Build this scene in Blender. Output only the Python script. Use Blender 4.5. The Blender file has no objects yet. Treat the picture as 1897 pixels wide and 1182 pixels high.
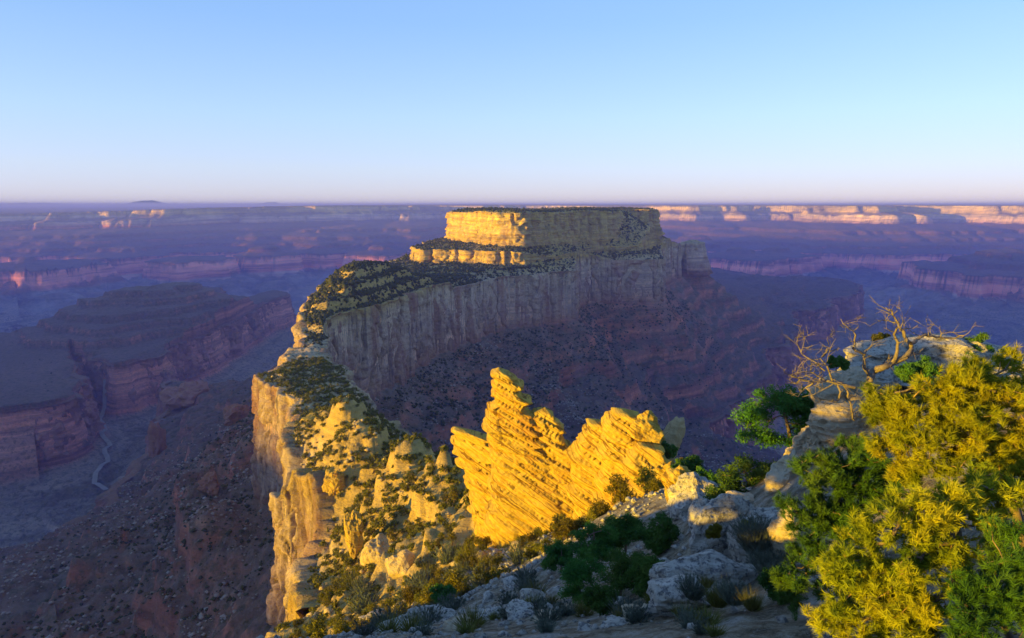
import bpy, bmesh, math, random
import numpy as np
from mathutils import Vector

SC = bpy.context.scene
COL = SC.collection
# ------------------------------------------------------------------ camera
F = 1250.0; CX, CY = 948.5, 591.0; HORIZON = 379.0
PITCH = math.atan((CY - HORIZON) / F)
cam_d = bpy.data.cameras.new('camera'); cam = bpy.data.objects.new('camera', cam_d)
COL.objects.link(cam); SC.camera = cam
cam_d.sensor_width = 36.0; cam_d.lens = 36.0 * F / 1897.0
cam_d.clip_start = 0.2; cam_d.clip_end = 300000.0
cam.location = (0, 0, 0); cam.rotation_euler = (math.pi / 2 - PITCH, 0, 0)
# ------------------------------------------------------------------ light
SUN_AZ = math.radians(-120.0)      # measured from the view direction, to the left
SUN_EL = math.radians(1.6)
to_sun = Vector((math.sin(SUN_AZ) * math.cos(SUN_EL), math.cos(SUN_AZ) * math.cos(SUN_EL), math.sin(SUN_EL)))
w = bpy.data.worlds.new('World'); SC.world = w; w.use_nodes = True
wn = w.node_tree.nodes; wl = w.node_tree.links
sky = wn.new('ShaderNodeTexSky'); sky.sky_type = 'NISHITA'; sky.sun_disc = False
sky.sun_elevation = SUN_EL; sky.sun_rotation = SUN_AZ
sky.altitude = 2400; sky.air_density = 0.75; sky.dust_density = 0.0; sky.ozone_density = 2.2
bg = wn['Background']; bg.inputs[1].default_value = 0.15
wb = wn.new('ShaderNodeMix'); wb.data_type = 'RGBA'; wb.blend_type = 'MULTIPLY'; wb.inputs[0].default_value = 1.0
wb.inputs[7].default_value = (1.12, 0.90, 0.95, 1)      # white balance of the photograph
wl.new(sky.outputs[0], wb.inputs[6]); 
tcw = wn.new('ShaderNodeTexCoord'); sxyz = wn.new('ShaderNodeSeparateXYZ'); wl.new(tcw.outputs['Generated'], sxyz.inputs[0])
low = wn.new('ShaderNodeValToRGB'); wl.new(sxyz.outputs[2], low.inputs[0])       # dims and tints the sky colour by height, strongest at the horizon
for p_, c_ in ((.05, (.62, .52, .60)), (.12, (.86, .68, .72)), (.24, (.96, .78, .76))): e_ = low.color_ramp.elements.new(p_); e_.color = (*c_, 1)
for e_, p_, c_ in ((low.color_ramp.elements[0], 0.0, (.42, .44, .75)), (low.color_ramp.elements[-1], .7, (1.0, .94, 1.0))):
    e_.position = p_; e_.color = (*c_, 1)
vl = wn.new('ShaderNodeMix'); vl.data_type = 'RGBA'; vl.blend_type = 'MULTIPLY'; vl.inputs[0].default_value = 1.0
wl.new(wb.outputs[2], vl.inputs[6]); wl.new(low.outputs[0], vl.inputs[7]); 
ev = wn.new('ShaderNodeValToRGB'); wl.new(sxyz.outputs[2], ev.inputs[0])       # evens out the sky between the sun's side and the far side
for p_, c_ in ((.05, (.61, .72, .86)), (.12, (.47, .69, .93)), (.24, (.29, .54, .90)), (.6, (.20, .40, .82))): e_ = ev.color_ramp.elements.new(p_); e_.color = (*c_, 1)  # upper stops brightened to raise ambient fill on shaded ground
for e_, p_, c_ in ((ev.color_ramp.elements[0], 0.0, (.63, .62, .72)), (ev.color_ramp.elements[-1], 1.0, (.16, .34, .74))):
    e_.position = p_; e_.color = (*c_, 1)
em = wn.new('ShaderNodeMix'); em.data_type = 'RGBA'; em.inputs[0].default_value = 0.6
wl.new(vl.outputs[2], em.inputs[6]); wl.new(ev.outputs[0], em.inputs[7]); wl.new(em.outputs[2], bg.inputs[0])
sun_d = bpy.data.lights.new('sun', 'SUN'); sun = bpy.data.objects.new('sun', sun_d); COL.objects.link(sun)
sun_d.energy = 2.2; sun_d.angle = math.radians(0.5); sun_d.color = (1.0, 0.63, 0.015)
sun.rotation_euler = to_sun.to_track_quat('Z', 'Y').to_euler()
sun.location = to_sun * 200
SC.view_settings.view_transform = 'Standard'; SC.view_settings.look = 'None'
SC.view_settings.gamma = 1.0; SC.view_settings.use_curve_mapping = False
SC.view_settings.exposure = 2.9
SC.render.engine = 'CYCLES'
SC.cycles.use_denoising = True
SC.cycles.max_bounces = 6; SC.cycles.diffuse_bounces = 3; SC.cycles.glossy_bounces = 1
SC.cycles.transmission_bounces = 2; SC.cycles.volume_bounces = 1; SC.cycles.transparent_max_bounces = 4

HAZE_D = 6.6e-5; HAZE_C = (.21, .27, 1.0)
# ------------------------------------------------------------------ photo pixel -> place
CP, SP = math.cos(PITCH), math.sin(PITCH)
def ray(px, py):
    dx = (px - CX) / F; dy = -(py - CY) / F
    return np.array([dx, CP + dy * SP, -SP + dy * CP])
def at_z(px, py, z):                 # where the ray through a pixel meets the level z
    d = ray(px, py); return d * (z / d[2])
def at_y(px, py, y):                 # ... or the distance y ahead
    d = ray(px, py); return d * (y / d[1])
def plan(px, y, z=-165.0):           # plan position of a pixel column at distance y
    c = y * CP - z * SP
    return ((px - CX) / F * c, y)

# ------------------------------------------------------------------ noise
_rs = np.random.RandomState(7)
_perm = _rs.permutation(256); _perm = np.concatenate([_perm, _perm, _perm])
_ga = _rs.rand(256) * 2 * np.pi; _gx = np.cos(_ga).astype(np.float32); _gy = np.sin(_ga).astype(np.float32)
_g3 = _rs.randn(256, 3); _g3 /= np.linalg.norm(_g3, axis=1)[:, None]; _g3 = _g3.astype(np.float32)
def n2(x, y, seed=0):
    x = np.asarray(x, dtype=np.float64) + seed * 17.31; y = np.asarray(y, dtype=np.float64) - seed * 9.77
    xf = np.floor(x); yf = np.floor(y)
    xi = xf.astype(np.int64) & 255; yi = yf.astype(np.int64) & 255
    fx = (x - xf).astype(np.float32); fy = (y - yf).astype(np.float32)
    u = fx * fx * fx * (fx * (fx * 6 - 15) + 10); v = fy * fy * fy * (fy * (fy * 6 - 15) + 10)
    def g(ix, iy, dx, dy):
        h = _perm[_perm[ix] + iy]; return _gx[h] * dx + _gy[h] * dy
    x1 = (xi + 1) & 255; y1 = (yi + 1) & 255
    a = g(xi, yi, fx, fy); b = g(x1, yi, fx - 1, fy); c = g(xi, y1, fx, fy - 1); d = g(x1, y1, fx - 1, fy - 1)
    a = a + u * (b - a); c = c + u * (d - c)
    return (a + v * (c - a)) * 1.5
def n3(x, y, z, seed=0):
    x = np.asarray(x, dtype=np.float64) + seed * 13.7; y = np.asarray(y, dtype=np.float64) + seed * 5.3; z = np.asarray(z, dtype=np.float64) - seed * 7.9
    fl = [np.floor(q) for q in (x, y, z)]
    ii = [q.astype(np.int64) & 255 for q in fl]; ff = [(a - b).astype(np.float32) for a, b in zip((x, y, z), fl)]
    u, v, w_ = [q * q * q * (q * (q * 6 - 15) + 10) for q in ff]
    out = 0
    for i in (0, 1):
        for j in (0, 1):
            for k in (0, 1):
                h = _perm[_perm[_perm[(ii[0] + i) & 255] + ((ii[1] + j) & 255)] + ((ii[2] + k) & 255)]
                g = _g3[h]
                d = g[..., 0] * (ff[0] - i) + g[..., 1] * (ff[1] - j) + g[..., 2] * (ff[2] - k)
                out = out + d * (u if i else 1 - u) * (v if j else 1 - v) * (w_ if k else 1 - w_)
    return out * 1.5
def fbm(x, y, oct=4, seed=0, gain=0.5):
    s = 0; a = 1; f = 1
    for o in range(oct):
        s = s + a * n2(x * f, y * f, seed + o * 3); a *= gain; f *= 2.03
    return s
def billow(x, y, oct=4, seed=0, gain=0.5):      # sharp notches at 0, rounded lobes
    s = 0; a = 1; f = 1
    for o in range(oct):
        s = s + a * (np.abs(n2(x * f, y * f, seed + o * 3)) * 2 - 0.6); a *= gain; f *= 2.07
    return s
def fbm3(x, y, z, oct=4, seed=0, gain=0.5):
    s = 0; a = 1; f = 1
    for o in range(oct):
        s = s + a * n3(x * f, y * f, z * f, seed + o * 3); a *= gain; f *= 2.03
    return s
def smooth(a, b, x):
    t = np.clip((x - a) / (b - a), 0, 1); return t * t * (3 - 2 * t)
def mix(a, b, t): return a + (b - a) * t

# ------------------------------------------------------------------ mesh helpers
def np_mesh(name, verts, faces, mat=None, smooth_shade=False, attrs=None):
    me = bpy.data.meshes.new(name)
    verts = np.ascontiguousarray(verts, dtype=np.float32).reshape(-1, 3)
    faces = np.ascontiguousarray(faces, dtype=np.int32)
    k = faces.shape[1]; m = len(faces)
    me.vertices.add(len(verts)); me.vertices.foreach_set('co', verts.ravel())
    me.loops.add(m * k); me.loops.foreach_set('vertex_index', faces.ravel())
    me.polygons.add(m); me.polygons.foreach_set('loop_start', np.arange(0, m * k, k, dtype=np.int32))
    me.update(calc_edges=True)
    if smooth_shade: me.polygons.foreach_set('use_smooth', np.ones(m, dtype=bool))
    if attrs:
        for an, av in attrs.items():
            at = me.attributes.new(an, 'FLOAT', 'POINT'); at.data.foreach_set('value', np.ascontiguousarray(av, dtype=np.float32).ravel())
    if mat: me.materials.append(mat)
    return me
def link(name, me, parent=None, loc=None):
    o = bpy.data.objects.new(name, me); COL.objects.link(o)
    if parent is not None: o.parent = parent
    if loc is not None: o.location = loc
    return o
def tag(o, label=None, cat=None, group=None, kind=None):
    if label: o['label'] = label
    if cat: o['category'] = cat
    if group: o['group'] = group
    if kind: o['kind'] = kind
    return o
def grid_faces(nu, nv, wrap=False):
    i = np.arange(nu - (0 if wrap else 1)); j = np.arange(nv - 1)
    I, J = np.meshgrid(i, j, indexing='ij'); I2 = (I + 1) % nu
    return np.stack([I * nv + J, I2 * nv + J, I2 * nv + J + 1, I * nv + J + 1], -1).reshape(-1, 4)
def compact(verts, faces, extra=None):
    used = np.zeros(len(verts), bool); used[faces.ravel()] = True
    idx = np.cumsum(used) - 1
    return verts[used], idx[faces], (None if extra is None else extra[used])

# ------------------------------------------------------------------ polygons
def resample(P, step, closed=True):
    P = np.array(P, float)
    if closed: P = np.vstack([P, P[:1]])
    seg = np.linalg.norm(np.diff(P, axis=0), axis=1); s = np.concatenate([[0], np.cumsum(seg)])
    if callable(step):
        out = [P[0]]; pos = 0.0
        while True:
            pos += step(out[-1])
            if pos >= s[-1]: break
            out.append(np.array([np.interp(pos, s, P[:, 0]), np.interp(pos, s, P[:, 1])]))
        return np.array(out)
    n = max(8, int(s[-1] / step)); t = np.linspace(0, s[-1], n, endpoint=not closed)
    return np.stack([np.interp(t, s, P[:, 0]), np.interp(t, s, P[:, 1])], 1)
def chaikin(P, n=1):
    P = np.array(P, float)
    for _ in range(n):
        Q = np.roll(P, -1, 0); P = np.stack([P * .75 + Q * .25, P * .25 + Q * .75], 1).reshape(-1, 2)
    return P
def sdf(x, y, P):                       # > 0 inside
    P = np.asarray(P, np.float32); x = np.asarray(x, np.float32).ravel(); y = np.asarray(y, np.float32).ravel()
    best = np.full(len(x), 1e18, np.float32); inside = np.zeros(len(x), bool)
    n = len(P)
    for i in range(n):
        ax, ay = P[i]; bx, by = P[(i + 1) % n]
        ex, ey = bx - ax, by - ay; L = ex * ex + ey * ey + 1e-9
        wx = x - ax; wy = y - ay
        t = np.clip((wx * ex + wy * ey) / L, 0, 1)
        dx = wx - ex * t; dy = wy - ey * t
        np.minimum(best, dx * dx + dy * dy, out=best)
        if ay != by:
            c = (ay > y) != (by > y)
            inside ^= c & (wx < ex * wy / ey)
    d = np.sqrt(best); return np.where(inside, d, -d)
# ------------------------------------------------------------------ plan of the rock layers (strata are level, so a rim pixel gives a place)
Z_K, Z_KB = -18.0, -108.0        # caprock cliff
Z_T, Z_TB = -119.0, -160.0       # thin ledge
Z_C, Z_CB = -165.0, -288.0       # tall pale cliff
Z_R, Z_RB = -600.0, -775.0       # red cliff
def rough(P, amp, scale, seed, oct=3, chk=2, step=None):
    P = chaikin(P, chk)
    if step: P = resample(P, step)
    T = np.roll(P, -1, 0) - np.roll(P, 1, 0); T /= np.linalg.norm(T, axis=1)[:, None] + 1e-9
    N = np.stack([T[:, 1], -T[:, 0]], 1)
    d = billow(P[:, 0] / scale, P[:, 1] / scale, oct, seed) * amp
    return P + N * d[:, None]

C_near_left = [plan(560, 800), plan(505, 668), plan(462, 645), plan(500, 612), plan(548, 560), plan(545, 470), plan(530, 425),
    plan(487, 388), plan(520, 360), plan(566, 336), plan(578, 315), plan(555, 290), plan(545, 262), (-72, 225), (-62, 180), (-62, 120), (-80, 60), (-110, -40), (-170, -200), (-300, -700)]
C_far = [plan(1258, 2760), plan(1262, 2900), plan(1200, 3050), plan(1000, 3050), plan(850, 2800), plan(770, 2350), plan(715, 1950), plan(640, 1550), plan(578, 1180), plan(562, 1010), plan(570, 900)]
C_wall = [plan(601, 800), plan(612, 905), plan(640, 960), plan(672, 1000), plan(725, 1065), plan(757, 1160), plan(800, 1290), plan(850, 1385), plan(893, 1490), plan(929, 1590), plan(975, 1610), plan(1003, 1685), plan(1058, 1728),
    plan(1066, 1760), plan(1064, 1960), plan(1085, 2050), plan(1150, 2080), plan(1220, 2085), plan(1232, 2130), plan(1222, 2400), plan(1235, 2640)]
C_near_right = [(700, -700), (480, 60), (300, 130), (170, 190), (80, 240), (15, 310), (-48, 410), (-92, 500), (-138, 600), (-182, 690)]
C_raw = C_near_right + C_wall + C_far + C_near_left
C_POLY = rough(C_raw, 9.0, 75.0, 11, 4, 1, 12.0)
K_raw = [plan(944, 1790), plan(993, 1880), plan(1029, 1960), plan(1071, 2120), plan(1110, 2160), plan(1146, 2250), plan(1130, 2420), plan(1160, 2520), plan(1212, 2480), plan(1222, 2700), plan(1150, 2950), plan(1000, 2950), plan(880, 2650), plan(845, 2330), plan(842, 2130), plan(880, 1960)]
K_POLY = rough(K_raw, 15.0, 85.0, 21, 4, 1, 10.0)
T_raw = [plan(765, 1800), plan(850, 1790), plan(945, 1715), plan(1010, 1800), plan(1050, 1840), plan(1090, 2140), plan(1150, 2170), plan(1192, 2180), plan(1205, 2420), plan(1232, 2500), plan(1240, 2800), plan(1150, 3000), plan(1000, 3000), plan(860, 2720), plan(800, 2300), plan(772, 2010)]
T_POLY = rough(T_raw, 15.0, 60.0, 31, 4, 1, 9.0)
KNOB_raw = [plan(1262, 2990), plan(1300, 2990), plan(1308, 3080), plan(1290, 3170), plan(1262, 3150)]
KNOB = rough(KNOB_raw, 4, 50, 3, 2, 1, 15)
# red cliff: base of the ridge, its rim taken from pixels at the level of the cliff top
def rz(px, py): return tuple(at_z(px, py, Z_R)[:2])
R_main_raw = [(1500, -600), (1100, 500), (860, 1250), (640, 1560), rz(1290, 800), rz(1345, 775), rz(1370, 735), rz(1430, 690), rz(1405, 650), rz(1470, 640), rz(1478, 600), rz(1462, 575), rz(1540, 572), rz(1530, 555), rz(1590, 545), rz(1596, 524), rz(1520, 512), rz(1420, 514),
    (1900, 6600), (900, 6000), (200, 4800), (-300, 3800), (-560, 2900), (-700, 2300), rz(430, 720), rz(350, 715), rz(303, 705), rz(318, 750), rz(282, 785), rz(292, 845), rz(262, 858), rz(215, 905), rz(205, 945), rz(130, 965), rz(85, 1003), rz(20, 1015), (-1500, 900), (-1700, 100), (-2000, -900)]
R_MAIN = rough(R_main_raw, 22.0, 170.0, 41, 3, 1, 45.0)
R_left_raw = [rz(543, 546), rz(520, 556), rz(493, 560), rz(470, 575), rz(432, 594), rz(398, 611), rz(380, 622), rz(358, 628), rz(318, 640), rz(300, 660), rz(262, 668), rz(225, 682), rz(185, 672), rz(150, 655), rz(125, 650),
    rz(128, 672), rz(150, 716), rz(135, 740), rz(60, 760), rz(-60, 770), (-3300, 2100), (-3500, 3400), rz(60, 634), rz(170, 600), (-2500, 4700), rz(330, 538), rz(405, 530), rz(415, 545), rz(350, 575), rz(440, 560), rz(500, 540)]
R_LEFT = rough(R_left_raw, 16.0, 150.0, 51, 3, 1, 40.0)

# ------------------------------------------------------------------ near ground: thin-plate surface through pixel points and unseen hand-set points
CTRL = [(640, 744, 432), (690, 770, 362), (760, 806, 302), (830, 845, 238), (600, 800, 432), (600, 862, 420), (700, 900, 318), (620, 960, 318), (800, 950, 216), (900, 905, 160),
    (850, 1050, 132), (700, 1050, 205), (640, 1060, 252), (570, 1060, 292), (950, 960, 125), (1000, 1010, 92), (900, 1095, 70), (1060, 990, 92), (1160, 960, 82), (1240, 905, 62),
    (1290, 900, 52), (1280, 960, 38), (1340, 1010, 24), (1250, 1110, 21), (1100, 1110, 27), (1000, 1110, 40), (800, 1110, 95), (1440, 1100, 15), (550, 905, 408), (530, 690, 655), (585, 660, 735), (560, 720, 600), (575, 770, 500), (640, 778, 505), (690, 812, 432), (760, 855, 362), (830, 898, 292)]
cp = [at_y(px, py, D) for px, py, D in CTRL]
cp += [np.array(p, float) for p in [(0, 0, -1.8), (3, 2.5, -3.2), (-2.5, 1.5, -5.2), (-3, 4, -6.8), (-2, -3.5, -2.6), (-7, -4, -6.2), (-12, -8, -7.6), (1.0, 4, -4.6), (8, 8, -5.6), (5, -8, -2.2), (14, 12, -6.4), (12, 22, -8.2), (20, 32, -9.0), (30, 30, -8.5), (40, 40, -14), (16, 46, -21), (26, 70, -40), (6, 12, -8.0), (-6, 2, -6.5), (-4, 12, -9.0), (-14, 4, -8.0), (-25, -10, -9.5), (-10, -25, -6.5), (-45, 0, -22), (-75, 10, -48), (-95, 60, -95), (-60, 60, -62),  # unseen ground left of the camera shaped to shade boulders, clear the pines
    (0, 70, -42), (60, 60, -40), (45, 110, -78), (90, 100, -70), (60, 180, -120), (0, 250, -140), (-20, 30, -22), (-60, -60, -20), (-95, -20, -62), (-100, 140, -125), (-105, 200, -148), (0, -60, -6), (100, 0, -10), (150, -100, -12), (150, 60, -40), (250, 60, -90), (-150, -250, -60), (0, -300, -20), (300, -300, -20), (-110, 250, -160), (-178, 650, -166), (-150, 570, -166), (-205, 760, -168), (-235, 830, -166), (0, 200, -100)]]
cp = np.array(cp)
def _tps(r2): return np.where(r2 > 1e-9, r2 * np.log(r2 + 1e-9), 0.0)
_n = len(cp); _S = 100.0
_q = cp[:, :2] / _S
_A = np.zeros((_n + 3, _n + 3)); _A[:_n, :_n] = _tps(((_q[:, None] - _q[None]) ** 2).sum(-1)) + np.eye(_n) * 0.003
_A[:_n, _n] = 1; _A[:_n, _n + 1:] = _q; _A[_n, :_n] = 1; _A[_n + 1:, :_n] = _q.T
_w = np.linalg.solve(_A, np.concatenate([cp[:, 2], np.zeros(3)]))
def z_near(x, y):
    shp = np.shape(x); x = np.ravel(x) / _S; y = np.ravel(y) / _S
    out = np.full(len(x), _w[_n]) + _w[_n + 1] * x + _w[_n + 2] * y
    for i in range(_n):
        out += _w[i] * _tps((x - _q[i, 0]) ** 2 + (y - _q[i, 1]) ** 2)
    return out.reshape(shp)

def terrace(z, step, sharp, amp, wob=0):
    q = (z + wob) / step; f = q - np.floor(q)
    g = smooth(0.5 - sharp, 0.5 + sharp, f)
    return z + (np.floor(q) + g - q) * step * amp

# ------------------------------------------------------------------ far canyon
_FK = np.array([[-9000, -1330], [1500, -1310], [2600, -1250], [3300, -1230], [3360, -1130], [4000, -1060], [6000, -1000], [8200, -930], [9300, -800], [9380, -775], [9440, -605], [10000, -560], [10050, -520], [10500, -480], [10530, -445], [11000, -400], [11040, -360], [11900, -300], [12300, -285], [12360, -170], [12560, -130], [12620, -112], [12680, -20], [13400, -16], [90000, -16]], float)
BUTTES = [  # photo column, distance, height level in layer metres, radius
    (160, 9800, 2350, 1150), (232, 8300, 1150, 620), (500, 8300, 1100, 420), (470, 9600, 1500, 700), (600, 9000, 900, 600), (700, 8600, 800, 500),
    (1370, 8000, 900, 600), (1440, 8300, 800, 520), (1500, 8900, 900, 500), (1880, 6300, 1500, 900), (1290, 9500, 1500, 700), (1620, 9500, 900, 500), (60, 6800, 700, 700), (350, 7600, 500, 500)]
def z_far(x, y):
    wx = x + 500 * fbm(x / 2600, y / 2600, 3, 61); wy = y + 500 * fbm(x / 2600, y / 2600, 3, 67)
    Y = y + 0.02 * np.abs(x) + 1050 * billow(wx / 2300, wy / 7500, 4, 71, 0.40) + 600 * billow(wx / 5200 + 3, wy / 9000, 2, 75) + 140 * billow(x / 420, y / 700, 3, 77)
    Y = Y - 250 + 900 * smooth(1500, 4500, x) * smooth(14000, 9000, y) + .52 * np.maximum(-x - 1800, 0) * smooth(6500, 9000, y) + .30 * np.maximum(x - 2500, 0) * smooth(6500, 9500, y)
    for px, D, h, r in BUTTES:
        bx, by = plan(px, D, -600)
        d = np.hypot((x - bx), (y - by) * 0.8) / r
        wob = 0.22 * n2(x / 350, y / 350, int(px) % 9) + 0.1 * n2(x / 130, y / 130, 3)
        bl = 9380 + h * (1 - (d + wob) * 1.1)
        sel = d < 2.6
        Y = np.where(sel, np.maximum(Y, np.minimum(bl, 12900)), Y)
    Y = np.where(y > 13200 + 900 * n2(x / 4000, 0, 3), np.maximum(Y, 12700 + (y - 13000) * .3), Y)
    z = np.interp(Y, _FK[:, 0], _FK[:, 1])
    tilt = 130 * smooth(-3000, -8500, x)            # the rim is lower far to the left
    z = np.where(z > -600, z - tilt * smooth(-600, -100, z), z)
    z = z + np.where(z < -620, 60 * billow(x / 1000, y / 1000, 3, 80) + 42 * billow(x / 380, y / 380, 4, 81), 5 * fbm(x / 200, y / 200, 2, 83))
    z = z + 22 * smooth(13500, 26000, y) - 0.0
    return z

def slope_profile(t):                    # 0 at the foot of the pale cliff, 1 at the red cliff's rim
    return np.interp(t, [0, .22, .45, .75, 1], [Z_CB, -372, -455, -550, Z_R])

RIB = np.array([at_z(px, py, z)[:2] for px, py, z in ((318, 885, -365), (328, 930, -355), (334, 965, -348), (328, 1000, -340), (345, 1050, -332), (352, 1120, -322))] + [np.array((0.0, 480.0)), np.array((0.0, 1000.0))])
def height(x, y, want=False):
    """ground height of the whole place; vectorised"""
    shp = np.shape(x); x = np.ravel(np.asarray(x, float)); y = np.ravel(np.asarray(y, float))
    z = np.full(len(x), -5000.0)
    r = np.hypot(x, y)
    far = r > 3000
    if far.any(): z[far] = z_far(x[far], y[far])
    m = (r < 8500)
    X, Y = x[m], y[m]
    # ---- red-cliff platforms and the talus round them
    zz = np.full(len(X), -5000.0)
    gl = 14 * billow(X / 150, Y / 150, 4, 91)
    sR = sdf(X, Y, R_MAIN); sL = sdf(X, Y, R_LEFT)
    sC = sdf(X, Y, C_POLY)
    kn = sdf(X, Y, KNOB); sC2 = np.maximum(sC, kn)
    for s in (sR, sL):
        d = -s + 0
        tal = np.interp(d, [0, 34, 300, 900, 2200, 6000], [Z_R, Z_RB, -880, -960, -1040, -1150]) + gl * smooth(30, 200, d) * 1.6 + 55 * billow(X / 600, Y / 600, 4, 95) * smooth(100, 800, d)
        zz = np.maximum(zz, np.where(s < 0, tal, -5000))
    # ---- between the red cliff's rim and the pale cliff
    ins = sR >= 0
    dC = np.maximum(-sC2, 0)
    gully = 22 * billow(X / 190, Y / 190, 4, 97)
    dCw = np.maximum(dC + gully * smooth(0, 120, dC), 0)
    t = dCw / (dCw + np.maximum(sR, 0) + 1e-6)
    cap_t = np.interp(dCw, [0, 120, 330, 700, 1100], [0, .24, .50, .80, 1.0])
    t = np.where(sR > 500, np.minimum(np.maximum(t, cap_t * 0.75), 1), t)
    tl = np.where(ins & (sC2 < 0), slope_profile(t), -5000.0)
    stepped = terrace(tl, 46, .10, .85 * smooth(-.55, .1, n2(X / 160, Y / 160, 9)), 20 * fbm(X / 230, Y / 230, 3, 7)); stepped = terrace(stepped, 15, .12, .6, 6 * fbm(X / 90, Y / 90, 2, 10))
    tl2 = mix(tl, stepped, smooth(-300, -380, tl) * .9)
    tl2 = tl2 + (2.4 * fbm(X / 14, Y / 14, 3, 99) + 7.5 * billow(X / 60, Y / 60, 4, 98) * smooth(0, 60, dC)) * (tl > -4000)
    rib = sdf(X, Y, RIB); tl2 = tl2 + np.where(tl > -4000, 26 * smooth(-1, 5, rib + 5 * n2(X / 16, Y / 16, 14)) * smooth(70, 8, rib) * smooth(920, 850, Y) * smooth(520, 590, Y), 0)
    zz = np.maximum(zz, tl2)
    # ---- low stepped butte on the left platform
    inl = sL >= 0
    b = np.full(len(X), -5000.0)
    for (px, py, D, rad, top) in ((262, 530, 3300, 620, -395), (330, 535, 3500, 520, -405), (215, 580, 3050, 480, -470), (120, 640, 3050, 420, -560), (450, 560, 3900, 300, -585)):
        p = at_y(px, py, D)
        d = np.hypot(X - p[0], Y - p[1]) + 70 * n2(X / 240, Y / 240, 13) + 25 * billow(X / 120, Y / 120, 3, 17)
        b = np.maximum(b, top - np.maximum(d - 60, 0) * (abs(Z_R - top) / rad) * 1.15)
    b = terrace(np.maximum(b, Z_R + 6 + 0.05 * np.maximum(sL, 0).clip(0, 200)), 34, .10, .85, 7 * n2(X / 200, Y / 200, 8))
    zz = np.maximum(zz, np.where(inl, b + 1.5 * fbm(X / 30, Y / 30, 3, 5), -5000))
    # ---- on top of the pale cliff
    inC = sC2 >= 0
    if inC.any():
        xi, yi, si = X[inC], Y[inC], sC2[inC]
        sT = sdf(xi, yi, T_POLY); sK = sdf(xi, yi, K_POLY)
        base = Z_C + np.interp(si, [0, 25, 90, 200], [0, 4, 9, 13])
        kp = at_y(690, 487, 1150)
        kd = np.hypot((xi - kp[0]) * 1.0, (yi - kp[1]) * .62)
        base = np.maximum(base, np.minimum(-97 - np.maximum(kd - 18, 0) * .42, Z_C + 6 + si * .95))
        base = terrace(base, 17, .12, .75, 3 * n2(xi / 40, yi / 40, 3))
        a = np.maximum(-sT, 0)
        fr = smooth(plan(945, 1720)[0], plan(1000, 1800)[0], xi)
        base = np.maximum(base, np.where((a < 60) & (yi > 1500), mix(Z_TB, -146, fr) - a * .3, -999))
        base = np.where(sT >= 0, mix(mix(Z_T, -137, fr), Z_KB, np.clip(sT / (sT + np.maximum(-sK, 0) + 1e-6), 0, 1)) + 2 * fbm(xi / 25, yi / 25, 3, 3), base)
        ch = plan(1150, 2400); cdist = np.hypot((xi - ch[0]) * 1.1, (yi - ch[1]) * .9)
        base = np.where((sT >= 0), np.maximum(base, -14 - cdist * .62 + 3 * fbm(xi / 20, yi / 20, 3, 8)), base)
        base = np.where(sK >= 0, Z_K + 6 * n2(xi / 220, yi / 220, 4) - 7 * np.exp(-sK / 9) + 0.01 * np.minimum(sK, 200), base)
        base = np.where(kn[inC] > 0, Z_C - 5 + 12 * (kn[inC] / 40).clip(0, 1) , base)
        base = base + 1.2 * fbm(xi / 16, yi / 16, 3, 6)
        nb = smooth(900, 720, yi)
        if (nb > 0).any():
            q = nb > 0
            zn = near_detail(xi[q], yi[q])
            base[q] = mix(base[q], zn, nb[q])
        zz[inC] = np.maximum(zz[inC], base)
    z[m] = np.maximum(z[m], zz)
    z = z.reshape(shp)
    if want:
        sc = np.full(len(x), -9999.0); sc[m] = sC2
        return z, sc.reshape(shp)
    return z
BOWL = np.array([(-12, 330), (-4, 250), (14, 170), (27, 122), (27, 95), (20, 64), (14.5, 47), (14, 40), (20, 37), (28, 39), (45, 36), (80, 20), (220, -30), (600, -60), (600, 400), (100, 500)], float)
def near_detail(x, y):
    z = z_near(x, y); r = np.hypot(x, y)
    bw = sdf(x, y, BOWL) + (2.5 * n2(x / 9, y / 9, 71)) * smooth(15, 50, r)
    z = z - np.interp(bw, [0, 2.5, 18, 60, 160], [0, 6, 26, 62, 110])
    f = smooth(60, 160, r)
    z = z + f * (2.4 * fbm(x / 30, y / 30, 4, 33) + .7 * billow(x / 22, y / 22, 3, 34))
    zt = terrace(z, 11.0, .07, .95, 4.5 * fbm(x / 45, y / 45, 2, 35)); z = mix(z, zt, f * smooth(-.3, .1, n2(x / 55, y / 55, 37)) * .6)
    zt = terrace(z, 3.4, .12, .8, 1.5 * fbm(x / 15, y / 15, 2, 36)); z = mix(z, zt, f * .85 * smooth(-.25, .1, n2(x / 25, y / 25, 38)))
    z = z + f * (.7 * fbm(x / 3.5, y / 3.5, 3, 40) + 1.1 * billow(x / 9, y / 9, 3, 42))
    z = z + smooth(8, 40, r) * .35 * fbm(x / 5, y / 5, 3, 39) + .10 * fbm(x / 1.2, y / 1.2, 3, 41) * (r < 60)
    return z
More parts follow.
